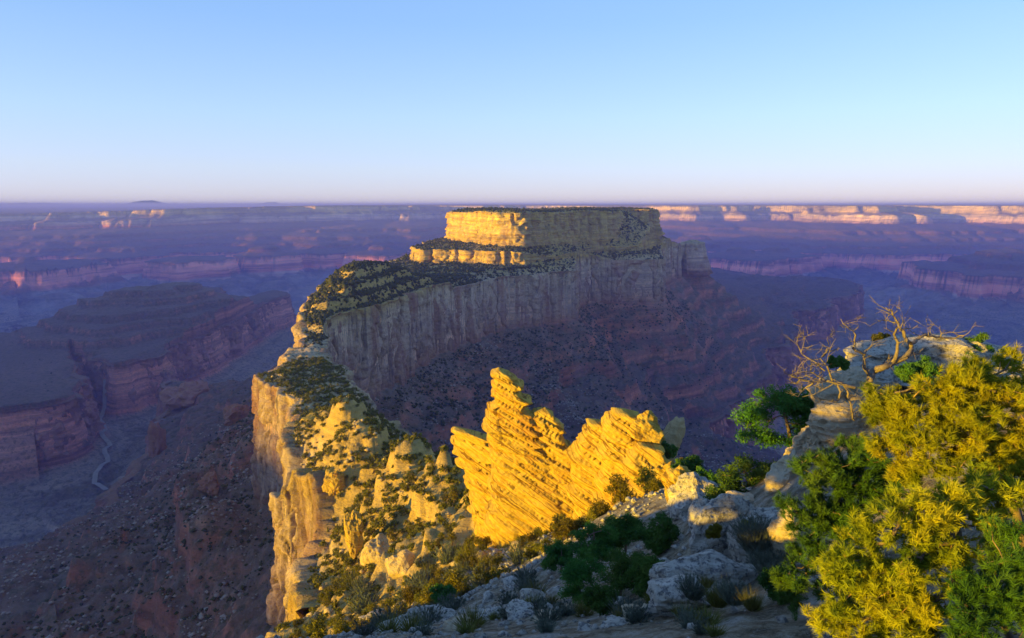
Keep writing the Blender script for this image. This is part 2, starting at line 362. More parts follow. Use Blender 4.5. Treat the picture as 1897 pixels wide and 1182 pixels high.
# ------------------------------------------------------------------ materials
def new_mat(name, rough=0.9, spec=0.15):
    m = bpy.data.materials.new(name); m.use_nodes = True
    nt = m.node_tree; b = nt.nodes['Principled BSDF']
    b.inputs['Roughness'].default_value = rough; b.inputs['Specular IOR Level'].default_value = spec
    return m, nt, b
class NT:
    def __init__(s, nt): s.nt = nt
    def n(s, t, **kw):
        nd = s.nt.nodes.new(t)
        for k, v in kw.items(): setattr(nd, k, v)
        return nd
    def l(s, a, b): s.nt.links.new(a, b)
    def pos(s): return s.n('ShaderNodeNewGeometry')
    def scaled(s, vec, sc):
        m = s.n('ShaderNodeMapping'); m.inputs['Scale'].default_value = sc; s.l(vec, m.inputs['Vector']); return m.outputs[0]
    def noise(s, vec, scale, detail=4, rough=.55, dist=0):
        t = s.n('ShaderNodeTexNoise'); t.inputs['Scale'].default_value = scale; t.inputs['Detail'].default_value = detail
        t.inputs['Roughness'].default_value = rough; t.inputs['Distortion'].default_value = dist
        s.l(vec, t.inputs['Vector']); return t.outputs['Fac']
    def ramp(s, fac, stops, interp='LINEAR'):
        r = s.n('ShaderNodeValToRGB'); cr = r.color_ramp; cr.interpolation = interp
        while len(cr.elements) < len(stops): cr.elements.new(0.5)
        for e, (p, c) in zip(cr.elements, stops):
            e.position = p; e.color = (*c, 1) if not np.isscalar(c) else (c, c, c, 1)
        s.l(fac, r.inputs[0]); return r.outputs[0]
    def math(s, op, a, b=None, c=None, clamp=False):
        m = s.n('ShaderNodeMath', operation=op); m.use_clamp = clamp
        for i, v in enumerate((a, b, c)):
            if v is None: continue
            if isinstance(v, (int, float)): m.inputs[i].default_value = v
            else: s.l(v, m.inputs[i])
        return m.outputs[0]
    def mix(s, fac, a, b, mode='MIX'):
        m = s.n('ShaderNodeMix', data_type='RGBA', blend_type=mode)
        for i, v in ((0, fac), (6, a), (7, b)):
            if isinstance(v, (int, float)): m.inputs[i].default_value = v
            elif isinstance(v, tuple): m.inputs[i].default_value = (*v, 1)
            else: s.l(v, m.inputs[i])
        return m.outputs[2]
    def maprange(s, v, a, b, c=0, d=1):
        m = s.n('ShaderNodeMapRange'); s.l(v, m.inputs[0])
        for i, q in enumerate((a, b, c, d)): m.inputs[i + 1].default_value = q
        return m.outputs[0]
    def bump(s, h, strength, dist, normal=None):
        b = s.n('ShaderNodeBump'); b.inputs['Strength'].default_value = strength; b.inputs['Distance'].default_value = dist
        s.l(h, b.inputs['Height'])
        if normal is not None: s.l(normal, b.inputs['Normal'])
        return b.outputs[0]

STRATA = [(-1350, (.075, .060, .062)), (-1235, (.090, .070, .068)), (-1225, (.17, .11, .085)), (-1130, (.17, .115, .09)), (-1060, (.22, .18, .15)), (-960, (.27, .22, .185)), (-880, (.25, .20, .165)), (-790, (.26, .19, .145)),
    (-772, (.33, .135, .09)), (-690, (.46, .21, .145)), (-610, (.38, .165, .11)), (-596, (.17, .08, .06)), (-548, (.31, .12, .075)), (-500, (.16, .07, .053)), (-455, (.32, .125, .08)), (-410, (.17, .07, .05)), (-372, (.32, .115, .07)), (-330, (.27, .10, .065)), (-297, (.30, .125, .078)),
    (-286, (.42, .23, .14)), (-262, (.44, .29, .195)), (-215, (.48, .34, .23)), (-172, (.52, .39, .235)), (-150, (.43, .30, .075)), (-112, (.45, .31, .085)), (-60, (.47, .335, .11)), (-5, (.47, .34, .07))]
def strata_mat(name, fine=0.25, veg=0.5, streak=0.0, bump=1.0, bed=0.5, vegcol=(.05, .058, .024), size=1.0, talus=0.0, ledge=0.0, treads=(.15, .095, .07)):
    m, nt, b = new_mat(name); T = NT(nt)
    g = T.pos(); P = g.outputs['Position']; N = g.outputs['Normal']
    sep = T.n('ShaderNodeSeparateXYZ'); T.l(P, sep.inputs[0])
    big = T.noise(P, .004 / size, 3); z = T.math('ADD', sep.outputs[2], T.math('MULTIPLY', T.math('SUBTRACT', big, .5), 26.0))
    fz = T.maprange(z, -1350, 0)
    col = T.ramp(fz, [((q + 1350) / 1350, c) for q, c in STRATA])
    # bedding: thin level bands of lighter and darker rock
    band = T.noise(T.scaled(P, (.0025 / size, .0025 / size, .075 / size)), 1.0, 6, .65)
    col = T.mix(T.maprange(band, .50, .60, 0, .80 * bed), col, T.mix(1.0, col, (1.65, 1.55, 1.42), 'MULTIPLY'))
    col = T.mix(T.maprange(band, .46, .38, 0, .80 * bed), col, T.mix(1.0, col, (.42, .40, .43), 'MULTIPLY'))
    if ledge > .89 and size > 3:
        pt = T.noise(T.scaled(P, (.0011, .0011, .004)), 1.0, 7, .72, .6); lo_ = T.maprange(sep.outputs[2], -760, -800)
        col = T.mix(T.math('MULTIPLY', T.maprange(pt, .50, .62), T.math('MULTIPLY', lo_, .75)), col, (.40, .345, .29)); col = T.mix(T.math('MULTIPLY', T.maprange(pt, .49, .40), T.math('MULTIPLY', lo_, .75)), col, (.15, .115, .10))
    # mottling
    mo = T.noise(P, fine / size, 5, .62)
    col = T.mix(T.maprange(mo, .35, .72, 0, .55), col, T.mix(1.0, col, (1.35, 1.32, 1.25), 'MULTIPLY'))
    col = T.mix(T.maprange(mo, .52, .28, 0, .55), col, T.mix(1.0, col, (.58, .55, .56), 'MULTIPLY'))
    if streak:
        st = T.noise(T.scaled(P, (.034 / size, .034 / size, .0045 / size)), 1.0, 6, .68, .7)
        col = T.mix(T.maprange(st, .50, .62, 0, streak), col, (.215, .125, .095))
        st2 = T.noise(T.scaled(P, (.10 / size, .10 / size, .008 / size)), 1.0, 4, .6, .2)
        col = T.mix(T.maprange(st2, .54, .64, 0, streak * .9), col, (.085, .062, .055))
        st3 = T.noise(T.scaled(P, (.022 / size, .022 / size, .006 / size)), 1.3, 4, .5)
        col = T.mix(T.maprange(st3, .50, .64, 0, streak * .85), col, (.34, .15, .095))
    sn = T.n('ShaderNodeSeparateXYZ'); T.l(N, sn.inputs[0])
    flat = T.maprange(sn.outputs[2], .55, .86)
    # debris and soil on what lies level, with scrub
    soil = T.mix(.45, col, (.27, .19, .075))
    col = T.mix(T.math('MULTIPLY', flat, .55), col, soil)
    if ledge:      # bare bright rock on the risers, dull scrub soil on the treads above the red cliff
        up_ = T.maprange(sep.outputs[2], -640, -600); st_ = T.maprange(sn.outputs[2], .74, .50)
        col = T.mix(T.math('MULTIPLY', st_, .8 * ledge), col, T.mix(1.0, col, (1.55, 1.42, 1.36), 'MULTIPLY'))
        if size > 3: col = T.mix(T.math('MULTIPLY', st_, T.maprange(sep.outputs[2], -290, -330)), col, T.mix(1.0, col, (1.75, 1.55, 1.5), 'MULTIPLY'))  # steep far faces brightened in colour in place of uneven sky light
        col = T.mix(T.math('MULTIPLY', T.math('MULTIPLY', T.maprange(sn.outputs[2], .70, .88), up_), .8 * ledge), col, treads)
    if talus:
        tn_ = T.noise(P, .012 / size, 6, .7); col = T.mix(T.math('MULTIPLY', T.maprange(tn_, .44, .60), T.math('MULTIPLY', T.maprange(sep.outputs[2], -560, -300), talus)), col, (.235, .19, .15))
        tn2 = T.noise(P, .16 / size, 5, .75); col = T.mix(T.maprange(tn2, .58, .66, 0, .7 * talus), col, (.36, .31, .26)); col = T.mix(T.maprange(tn2, .43, .35, 0, .7 * talus), col, (.10, .075, .06))
    if veg:
        vn = T.noise(P, .09 / size, 5, .72)
        vm = T.math('MULTIPLY', T.maprange(vn, .50, .60), T.math('MULTIPLY', T.maprange(sn.outputs[2], .45, .75), veg))
        col = T.mix(vm, col, vegcol)
    T.l(col, b.inputs['Base Color'])
    h1 = T.noise(T.scaled(P, (.05 / size, .05 / size, .16 / size)), 1.0, 8, .68)
    h2 = T.noise(P, .45 / size, 5, .65)
    nn = T.bump(h1, .9 * bump, 9.0 * size); nn = T.bump(h2, .7 * bump, 1.2 * size, nn)
    T.l(nn, b.inputs['Normal'])
    return m
M_far = strata_mat('far canyon rock', fine=.02, veg=.3, bump=1.0, bed=1.0, size=5.0, ledge=.95, treads=(.24, .14, .10))
M_mid = strata_mat('canyon slope rock', fine=.12, veg=.6, bump=1.2, bed=.9, size=1.3, talus=.55, ledge=.9)
M_cliff = strata_mat('pale cliff rock', fine=.2, veg=.15, streak=.72, bump=1.0, bed=.25, size=1.0)
M_cap = strata_mat('caprock', fine=.2, veg=.25, streak=.35, bump=.9, bed=.8, size=.8)
M_red = strata_mat('red cliff rock', fine=.05, veg=.1, streak=.5, bump=.9, bed=.3, size=3.0)
M_top = strata_mat('scrubby mesa top', fine=.25, veg=1.0, bump=.9, bed=.3, size=.7)
M_near = strata_mat('ridge slope rock', fine=.5, veg=.3, bump=.9, bed=.35, size=.35)

def ground_mat():
    m, nt, b = new_mat('viewpoint gravel and soil'); T = NT(nt); P = T.pos().outputs['Position']
    a = T.noise(P, .8, 7, .75); c = T.noise(P, 4.5, 7, .8); d = T.noise(P, 14.0, 4, .7)
    col = T.ramp(a, [(.36, (.12, .095, .06)), (.45, (.25, .19, .11)), (.53, (.42, .35, .23)), (.64, (.56, .51, .42))])
    col = T.mix(T.maprange(c, .54, .62, 0, .75), col, (.10, .095, .06)); col = T.mix(T.maprange(c, .44, .36, 0, .7), col, (.50, .46, .38))
    col = T.mix(T.maprange(d, .58, .66, 0, .6), col, (.09, .08, .06)); col = T.mix(T.maprange(d, .42, .34, 0, .6), col, (.46, .42, .35))
    T.l(col, b.inputs['Base Color'])
    nn = T.bump(a, .9, 1.0); nn = T.bump(c, 1.0, .35, nn); nn = T.bump(d, .9, .08, nn); T.l(nn, b.inputs['Normal']); return m
M_ground = ground_mat()
# ------------------------------------------------------------------ ground sheets
def sheet(p0, p1, ncol, rows):
    tx = (np.linspace(p0, p1, ncol) - CX) / F / CP
    X = tx[:, None] * rows[None, :]; Y = np.broadcast_to(rows[None, :], X.shape)
    return X, Y.copy()
def geom(a, b, n): return np.exp(np.linspace(math.log(a), math.log(b), n))

# far: beyond 5.6 km
rows = np.concatenate([geom(5600, 8000, 80)[:-1], np.linspace(8000, 13600, 250)[:-1], geom(13600, 26000, 30), [40000, 70000, 120000]])
X, Y = sheet(-420, 2320, 740, rows); Z = z_far(X, Y)
near_mask = Y < 8500
Z[near_mask] = height(X[near_mask], Y[near_mask])
me = np_mesh('far_canyon', np.stack([X, Y, Z], -1), grid_faces(*X.shape), M_far, False)
far_o = tag(link('far_canyon_rim', me), 'hazy layered canyon wall with flat rim along the whole horizon', None, kind='structure')

# middle: 330 m to 5.6 km, cut up by what stands where
rows = np.concatenate([geom(330, 900, 160)[:-1], geom(900, 2600, 210)[:-1], geom(2600, 5600, 120)])
X, Y = sheet(-330, 2230, 720, rows)
Z, SCm = height(X, Y, True)
V = np.stack([X, Y, Z], -1).reshape(-1, 3); FQ = grid_faces(*X.shape)
fc = V[FQ].mean(1); fs = SCm.ravel()[FQ].mean(1)
fL = sdf(fc[:, 0], fc[:, 1], R_LEFT) > -40
cls = np.where((fs > 0) & (fc[:, 1] > 700), 1, np.where(fs > 0, 2, np.where(fL, 3, 0)))
def region(k, name, mat, label):
    v, f, _ = compact(V, FQ[cls == k])
    return tag(link(name, np_mesh(name, v, f, mat, k in (1, 2))), label, kind='structure')
region(0, 'canyon_slope', M_mid, 'shaded red talus slopes and ledges falling into the canyon below the long ridge')
mesa_o = region(1, 'mesa', M_top, 'long flat-topped mesa with pale cliffs reaching back from the ridge')
ridge_o = region(2, 'ridge', M_near, 'sunlit scrubby ridge leading from the viewpoint to the mesa')
region(3, 'low_mesa', M_mid, 'shaded dark red mesa with a stepped butte on it, left of the long ridge')

# near: 3 m to 330 m
rows = geom(3.0, 332, 290)
X, Y = sheet(-330, 2230, 500, rows); Z = height(X, Y)
me = np_mesh('viewpoint_ground', np.stack([X, Y, Z], -1), grid_faces(*X.shape), M_near, True)
me.materials.append(M_ground)
mi = (np.hypot(X, Y)[:-1, :-1] < 95 + 25 * n2(X[:-1, :-1] / 9, Y[:-1, :-1] / 9, 3)).astype(np.int32); me.polygons.foreach_set('material_index', mi.ravel())
tag(link('ground', me), 'rocky ground of the viewpoint and the slope below it', kind='structure')

# ------------------------------------------------------------------ cliffs as upright surfaces
def cliff(name, poly, keep, zt, zb, nv, mat, parent, stepf, cols=(90, 34, 11, 4), camp=(7.0, 4.0, 1.6, .7), bedh=(9.0,), beda=(.8,), batter=5.0, seed=0, push=3.0, smooth_shade=False):
    P = resample(poly, stepf)
    area = 0.5 * np.sum(P[:, 0] * np.roll(P[:, 1], -1) - np.roll(P[:, 0], -1) * P[:, 1])
    k = np.array([keep(p) for p in P]); start = np.where(~k)[0]
    if len(start):
        P = np.roll(P, -start[0], 0); k = np.roll(k, -start[0])
        runs = []; i = 0
        while i < len(k):
            if k[i]:
                j = i
                while j < len(k) and k[j]: j += 1
                runs.append((i, j)); i = j
            else: i += 1
    else: runs = [(0, len(P))]
    out = []
    for (a, b) in runs:
        if b - a < 12: continue
        Q = P[a:b]
        Tn = np.gradient(Q, axis=0)
        ker = np.ones(9) / 9
        pad = np.pad(Tn, ((4, 4), (0, 0)), mode='edge')
        Tn = np.stack([np.convolve(pad[:, c], ker, 'valid') for c in (0, 1)], 1)
        Tn /= np.linalg.norm(Tn, axis=1)[:, None] + 1e-9
        Nn = np.stack([Tn[:, 1], -Tn[:, 0]], 1) * (1 if area > 0 else -1)
        seg = np.linalg.norm(np.diff(Q, axis=0), axis=1); u = np.concatenate([[0], np.cumsum(seg)]) + seed * 100
        ztop = height(*(Q - Nn * 7).T) if zt is None else np.full(len(Q), zt)
        zbot = height(*(Q + Nn * 9).T) - 8
        if zb is not None: zbot = np.minimum(np.maximum(zbot, zb - 40), zb + 25)
        ztop = np.maximum(ztop, zbot + 4)
        v = np.concatenate([np.zeros(2), np.linspace(0, 1, nv)])
        U, Vv = np.meshgrid(u, v, indexing='ij')
        ZZ = ztop[:, None] + (zbot - ztop)[:, None] * Vv
        H = (ztop - zbot)[:, None]
        off = push + batter * Vv ** 1.5
        am = .35 + 1.1 * smooth(-.25, .35, n2(U / 80, ZZ / 160, seed + 21))
        for L, A in zip(cols, camp):
            if L < 40: A = A * am
            nz = n2(U / L + .25 * n2(U / L / 3, ZZ / 40, 3), ZZ / (L * 3.2), seed + int(L))
            off = off + A * .8 * nz - A * (1 - smooth(0, .075, np.abs(nz))) * 1.7
        blk = n2(np.floor(U / 7 + 1.5 * n2(U / 30, ZZ / 60, 5)) * 3.7, np.floor(ZZ / 16 + 2 * n2(U / 40, ZZ / 40, 6)) * 2.3, seed + 9)
        off = off + blk * camp[1] * .9
        for L, A in zip(bedh, beda):
            q = ZZ / L + .35 * n2(U / 60, ZZ / 30, seed + 4); f = q - np.floor(q)
            off = off + A * (n2(np.floor(q) * 1.7 + .3, U / 45, seed + 8) * 1.4 + (f - .5) * -.8)
        off = off + .45 * camp[-1] * n2(U / 1.8, ZZ / 2.5, seed + 2)
        off = off * smooth(-.02, .05, Vv)+ (1 - smooth(-.02, .05, Vv)) * push
        off[:, 0] = -9; ZZ[:, 0] = ztop - 1.0 ; off[:, 1] = np.minimum(off[:, 2], push) * .3; ZZ[:, 1] = ztop + .6
        XY = Q[:, None, :] + Nn[:, None, :] * off[..., None]
        VV = np.concatenate([XY, ZZ[..., None]], -1)
        o = link(name, np_mesh(name, VV, grid_faces(*ZZ.shape), mat, smooth_shade), parent)
        out.append(o)
    return out
step = lambda p: max(0.8, 0.0023 * math.hypot(p[0], p[1]))
cliff('pale_cliff', C_POLY, lambda p: p[1] > 690 and p[1] < 2990, None, Z_CB, 54, M_cliff, mesa_o, step, camp=(12.0, 4.5, 1.2, .6), beda=(1.6,), seed=1)
cliff('pale_cliff', C_POLY, lambda p: 180 < p[1] <= 692 and p[0] < -60, None, Z_CB, 66, M_cliff, ridge_o, lambda p: max(.8, .0023 * math.hypot(*p)), cols=(40, 15, 6, 2.4), camp=(4.6, 4.0, 1.6, .8), seed=2)
cliff('caprock_cliff', K_POLY, lambda p: p[1] < 2900, None, Z_KB - 2, 46, M_cap, mesa_o, step, cols=(70, 26, 10), camp=(13, 8, 3.2), bedh=(16, 7), beda=(4.2, 2.2), batter=18, seed=3)
cliff('ledge', T_POLY, lambda p: p[1] < 2900, None, None, 24, M_cap, mesa_o, step, cols=(40, 16, 6), camp=(4.5, 2.2, 1.0), bedh=(9, 4), beda=(3.0, 1.6), batter=10, seed=4)
cliff('knob_cliff', KNOB, lambda p: True, Z_C - 4, None, 20, M_cap, mesa_o, lambda p: 6, cols=(40, 14, 6), camp=(6, 3, 1.5), bedh=(14,), beda=(3,), batter=40, seed=5)
low_o = bpy.data.objects['low_mesa']; slope_o = bpy.data.objects['canyon_slope']
vis = lambda p: p[1] > 0 and -340 < CX + F * p[0] / (p[1] * CP + 600 * SP) < 2230
cliff('red_cliff', R_LEFT, lambda p: vis(p) and p[1] > 1900, Z_R + 3, Z_RB, 26, M_red, low_o, lambda p: max(3, .0022 * math.hypot(*p)), cols=(150, 60, 24), camp=(26, 16, 7), bedh=(40,), beda=(3,), batter=30, seed=6, push=8)
cliff('red_cliff', R_MAIN, lambda p: vis(p) and p[1] > 800, Z_R + 3, Z_RB, 24, M_red, slope_o, lambda p: max(3, .0022 * math.hypot(*p)), cols=(140, 55, 22), camp=(22, 14, 6), bedh=(40,), beda=(3,), batter=30, seed=7, push=8)
# ------------------------------------------------------------------ rock pieces near the viewpoint
def gold_rock_mat(name, c0, c1, c2, lichen=0.0, size=1.0, dip=0.0, bedscale=1.2, bands=.7, lines=0.0):
    m, nt, b = new_mat(name, .92, .12); T = NT(nt)
    tc = T.pos(); P = tc.outputs['Position']
    mp = T.n('ShaderNodeMapping'); mp.inputs['Rotation'].default_value = (0, dip, 0); T.l(P, mp.inputs['Vector'])
    bd = T.noise(T.scaled(mp.outputs[0], (.12 / size, .12 / size, bedscale / size)), 1.0, 5, .62)
    mo = T.noise(P, .9 / size, 6, .65)
    col = T.ramp(bd, [(.28, c2), (.42, c0), (.58, c1), (.74, c0)])
    col = T.mix(1 - bands, col, c0)
    col = T.mix(T.maprange(mo, .56, .74, 0, .55), col, c1); col = T.mix(T.maprange(mo, .44, .28, 0, .6), col, c2)
    if lichen:
        ln = T.noise(P, 2.2 / size, 7, .75)
        col = T.mix(T.maprange(ln, .51, .57, 0, lichen), col, (.12, .115, .11))
        l2 = T.noise(P, 6.0 / size, 5, .7)
        col = T.mix(T.maprange(l2, .60, .68, 0, lichen * .8), col, (.42, .40, .37))
    if lines:
        ln_ = T.noise(T.scaled(mp.outputs[0], (.05 / size, .05 / size, 2.6 / size)), 1.0, 4, .6); th = T.math('ABSOLUTE', T.math('SUBTRACT', ln_, .5))
        col = T.mix(T.maprange(th, .022, .006, 0, lines), col, c2)
        ln2 = T.noise(T.scaled(mp.outputs[0], (.035 / size, .035 / size, .7 / size)), 1.0, 3, .5); th2 = T.math('ABSOLUTE', T.math('SUBTRACT', ln2, .5))
        col = T.mix(T.maprange(th2, .018, .006, 0, lines), col, (c2[0] * .6, c2[1] * .55, c2[2] * .6))
        big_ = T.noise(P, .16 / size, 4, .6); col = T.mix(T.maprange(big_, .55, .70, 0, .55), col, (c2[0] * 1.7, c2[1] * 1.5, c2[2] * 1.4))
    T.l(col, b.inputs['Base Color'])
    h = T.noise(P, 1.6 / size, 8, .7); nn = T.bump(h, .8, .5 * size)
    hb = T.noise(T.scaled(mp.outputs[0], (.3 / size, .3 / size, 3.5 / size)), 1.0, 5, .65); nn = T.bump(hb, .8, .35 * size, nn)
    T.l(nn, b.inputs['Normal'])
    return m
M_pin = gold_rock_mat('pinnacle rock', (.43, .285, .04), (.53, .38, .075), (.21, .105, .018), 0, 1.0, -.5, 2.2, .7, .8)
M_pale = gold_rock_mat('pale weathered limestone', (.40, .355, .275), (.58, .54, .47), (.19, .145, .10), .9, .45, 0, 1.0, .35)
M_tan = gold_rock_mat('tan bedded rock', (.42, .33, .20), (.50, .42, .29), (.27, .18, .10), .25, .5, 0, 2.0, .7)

def spire(name, rows, D, depth, parent, mat, rot=-.35, dip=.52, bed=1.5, amp=.34, seed=0, nz=None, na=150, base_drop=6.0, dy=0.0):
    """rock tower lofted through (y pixel, left pixel, right pixel) rows standing at distance D"""
    rows = sorted(rows); py = np.array([r[0] for r in rows], float)
    L = np.array([at_y(r[1], r[0], D)[0] for r in rows]); R = np.array([at_y(r[2], r[0], D)[0] for r in rows])
    zr = np.array([at_y(r[1], r[0], D)[2] for r in rows])
    z0, z1 = zr.min() - base_drop, zr.max()
    nz = nz or int((z1 - z0) / .29)
    zs = z1 - (z1 - z0) * np.linspace(0, 1, nz)
    o = np.argsort(zr)
    l = np.interp(zs, zr[o], L[o]); r = np.interp(zs, zr[o], R[o])
    kz = np.floor(zs / .85 + .4 * n2(zs / 3, 0 * zs + seed, 6)); l = l - .3 + 1.3 * n2(kz * 1.37 + .5, seed * 3.1 + .3 + 0 * zs, 2); r = r + .3 + 1.9 * n2(kz * 1.71 + .5, seed * 1.7 + 9.4 + 0 * zs, 4)
    c = (l + r) / 2; hw = np.maximum((r - l) / 2, .25)
    e = .46                                              # boxy plan, evenly stepped round its outline
    aa = np.linspace(0, 2 * np.pi, 4001); cc = np.sign(np.cos(aa)) * np.abs(np.cos(aa)) ** e; ss = np.sign(np.sin(aa)) * np.abs(np.sin(aa)) ** e
    ln = np.concatenate([[0], np.cumsum(np.hypot(np.diff(cc), np.diff(ss)))]); tt = np.linspace(0, ln[-1], na, endpoint=False)
    ca = np.interp(tt, ln, cc); sa = np.interp(tt, ln, ss)
    CA, Zg = np.meshgrid(ca, zs, indexing='ij'); SA = np.broadcast_to(sa[:, None], CA.shape)
    Cg = np.broadcast_to(c, CA.shape); Hg = np.broadcast_to(hw, CA.shape)
    dg = np.minimum(depth, depth * (.35 + .65 * Hg / hw.max()))
    X = Cg + Hg * CA; Yl = dg * SA + math.tan(rot) * (X - Cg); Yg = D + dy + Yl
    nx, ny = CA, SA
    q = (Zg + X * math.tan(dip) + (Yg - D) * .2) / bed + .16 * n2(X / 9, Zg / 9, seed + 1)
    f = q - np.floor(q); iq = np.floor(q)
    pan = np.floor((X + .16 * Zg) / 4.2 + .25 * n2(Zg / 7, X / 30, seed + 6))                     # joint-bound panels
    rnd = n2(iq * 2.37 + .5, seed + .37 + 0 * q, 5); rp = n2(pan * 1.71 + .3, np.floor(q / 4) * 1.3 + seed + .6, 7)
    q3 = np.floor(q * 4); f3 = q * 4 - q3; thin = n2(q3 * 1.91 + .5, pan * .77 + .3, 6)
    wv = .35 + .9 * smooth(-.35, .3, n2(X / 6, Zg / 6, seed + 12)); off = amp * (1.5 * rnd + .7 * (f - .5)) + amp * 1.7 * rp + wv * amp * (.7 * thin + .28 * (f3 - .5))
    gap = np.exp(-((f - .04) / .05) ** 2) * smooth(-.2, .25, n2(iq * 3.1 + .5, X / 9, 9)); off = off - wv * amp * .8 * gap            # open bedding joints
    chip = n2((X - .5 * Zg) / 1.6, np.floor(q * 2) * 1.7 + .4, seed + 4); off = off + .5 * amp * chip
    off = off + .8 * amp * n3(X / 8, Yg / 8, Zg / 8, seed + 5) + .16 * amp * fbm3(X / .7, Yg / .7, Zg / .7, 2, seed)
    tp = smooth(z1 + .05, z1 - 1.2, Zg)
    off = off * (.25 + .75 * tp)
    X = X + off * nx * .9; Yg = Yg + off * ny * 1.1
    V = np.stack([X, Yg, Zg], -1); V[:, 0, 0] = V[:, 0, 0].mean() + (V[:, 0, 0] - V[:, 0, 0].mean()) * .7; V[:, 0, 1] = V[:, 0, 1].mean() + (V[:, 0, 1] - V[:, 0, 1].mean()) * .7
    Vf = V.reshape(-1, 3); Fq = grid_faces(na, nz, True)
    top = V[:, 0].mean(0) + np.array([0, 0, .15]); Vf = np.vstack([Vf, top]); ti = len(Vf) - 1
    i = np.arange(na); cap = np.stack([((i + 1) % na) * nz, i * nz, np.full(na, ti), np.full(na, ti)], 1)
    me = np_mesh(name, Vf, Fq, mat, False)
    bm = bmesh.new(); bm.from_mesh(me); bm.verts.ensure_lookup_table()
    for k in range(na): bm.faces.new((bm.verts[int(((k + 1) % na) * nz)], bm.verts[int(k * nz)], bm.verts[ti]))
    bm.to_mesh(me); bm.free()
    if parent is None: return link(name, me)
    return link(name, me, parent)
def empty(name, loc=(0, 0, 0)):
    o = bpy.data.objects.new(name, None); COL.objects.link(o); o.empty_display_size = .5
    return o
# tall left pinnacle with its two shoulders
t1 = tag(empty('rock_pinnacle'), 'tall golden layered rock pinnacle with a leaning tip, the left and higher one', 'rock pinnacle', 'pinnacles')
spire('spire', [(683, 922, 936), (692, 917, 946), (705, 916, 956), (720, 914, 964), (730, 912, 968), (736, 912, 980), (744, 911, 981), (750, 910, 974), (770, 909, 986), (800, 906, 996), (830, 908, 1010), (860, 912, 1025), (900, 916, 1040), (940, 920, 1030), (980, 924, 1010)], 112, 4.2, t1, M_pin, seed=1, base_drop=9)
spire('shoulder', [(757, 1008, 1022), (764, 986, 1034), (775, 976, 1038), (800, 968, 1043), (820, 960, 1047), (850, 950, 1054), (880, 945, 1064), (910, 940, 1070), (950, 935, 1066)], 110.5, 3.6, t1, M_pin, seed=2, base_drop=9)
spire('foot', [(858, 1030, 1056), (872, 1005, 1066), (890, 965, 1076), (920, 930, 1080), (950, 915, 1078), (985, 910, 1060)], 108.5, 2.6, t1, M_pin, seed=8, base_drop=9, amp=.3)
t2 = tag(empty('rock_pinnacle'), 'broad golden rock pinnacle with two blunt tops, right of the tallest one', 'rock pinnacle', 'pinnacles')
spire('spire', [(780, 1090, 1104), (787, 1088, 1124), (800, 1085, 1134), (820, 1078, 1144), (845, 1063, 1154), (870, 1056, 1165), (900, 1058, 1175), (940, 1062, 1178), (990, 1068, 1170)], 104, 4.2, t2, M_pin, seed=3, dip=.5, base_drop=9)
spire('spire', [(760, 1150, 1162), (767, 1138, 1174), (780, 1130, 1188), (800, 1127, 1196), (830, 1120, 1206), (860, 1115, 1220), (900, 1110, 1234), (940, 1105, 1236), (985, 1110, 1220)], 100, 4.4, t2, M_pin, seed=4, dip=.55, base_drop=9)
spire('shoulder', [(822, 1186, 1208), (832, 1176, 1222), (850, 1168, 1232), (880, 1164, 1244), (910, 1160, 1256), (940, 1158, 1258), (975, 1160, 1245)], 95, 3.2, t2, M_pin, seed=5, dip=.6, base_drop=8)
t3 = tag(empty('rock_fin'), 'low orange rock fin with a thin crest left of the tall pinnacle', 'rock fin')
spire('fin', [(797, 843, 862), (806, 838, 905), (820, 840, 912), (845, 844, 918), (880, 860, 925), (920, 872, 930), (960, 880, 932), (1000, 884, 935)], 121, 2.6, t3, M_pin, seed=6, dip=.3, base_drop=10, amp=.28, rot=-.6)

def rock_mesh(name, size, seed, sub=4, mat=None, cuts=7, rough_=.10, bed=0.0, flat=.0):
    bm = bmesh.new(); bmesh.ops.create_icosphere(bm, subdivisions=sub, radius=1.0)
    V = np.array([v.co[:] for v in bm.verts]); rs = np.random.RandomState(seed)
    for _ in range(cuts):
        n = rs.randn(3); n /= np.linalg.norm(n); d = rs.uniform(.55, .85)
        h = V @ n - d; V = V - np.where(h > 0, h, 0)[:, None] * n * .93
    L = np.linalg.norm(V, axis=1)[:, None]; D_ = V / L
    dsp = rough_ * 1.6 * fbm3(D_[:, 0] * 1.3, D_[:, 1] * 1.3, D_[:, 2] * 1.3, 2, seed) + rough_ * .7 * fbm3(V[:, 0] * 4, V[:, 1] * 4, V[:, 2] * 4, 4, seed + 4)
    cr = n3(V[:, 0] * 2.1, V[:, 1] * 2.1, V[:, 2] * 2.1, seed + 11); dsp = dsp - rough_ * .7 * (1 - smooth(0, .07, np.abs(cr)))
    V = V + D_ * dsp[:, None]
    if bed:
        q = V[:, 2] * bed + .3 * n3(V[:, 0] * 2, V[:, 1] * 2, V[:, 2] * 2, seed); f = q - np.floor(q)
        k = 1 + .10 * n2(np.floor(q) * 1.3 + .4, seed + 0 * q, 3) + .07 * (f - .5)
        V[:, 0] *= k; V[:, 1] *= k
    V = V * np.array(size)
    for v, c in zip(bm.verts, V): v.co = c
    me = bpy.data.meshes.new(name); bm.to_mesh(me); bm.free()
    me.materials.append(mat); return me
def boulder(px, py, D, wpx, hpx, seed, label, mat=None, name='boulder', sub=4, rz=0.0, tilt=0.0, deep=1.0, bed=0.0, rough_=.10, cuts=7, group=None):
    p = at_y(px, py, D); k = D / F * 1.02
    me = rock_mesh(name, (wpx / 2 * k * 1.12, wpx / 2 * k * deep, hpx / 2 * k * 1.2), seed, sub, mat or M_pale, cuts, rough_, bed)
    o = link(name, me, None, tuple(p)); o.rotation_euler = (0, tilt, rz)
    return tag(o, label, name.replace('_', ' '), group)

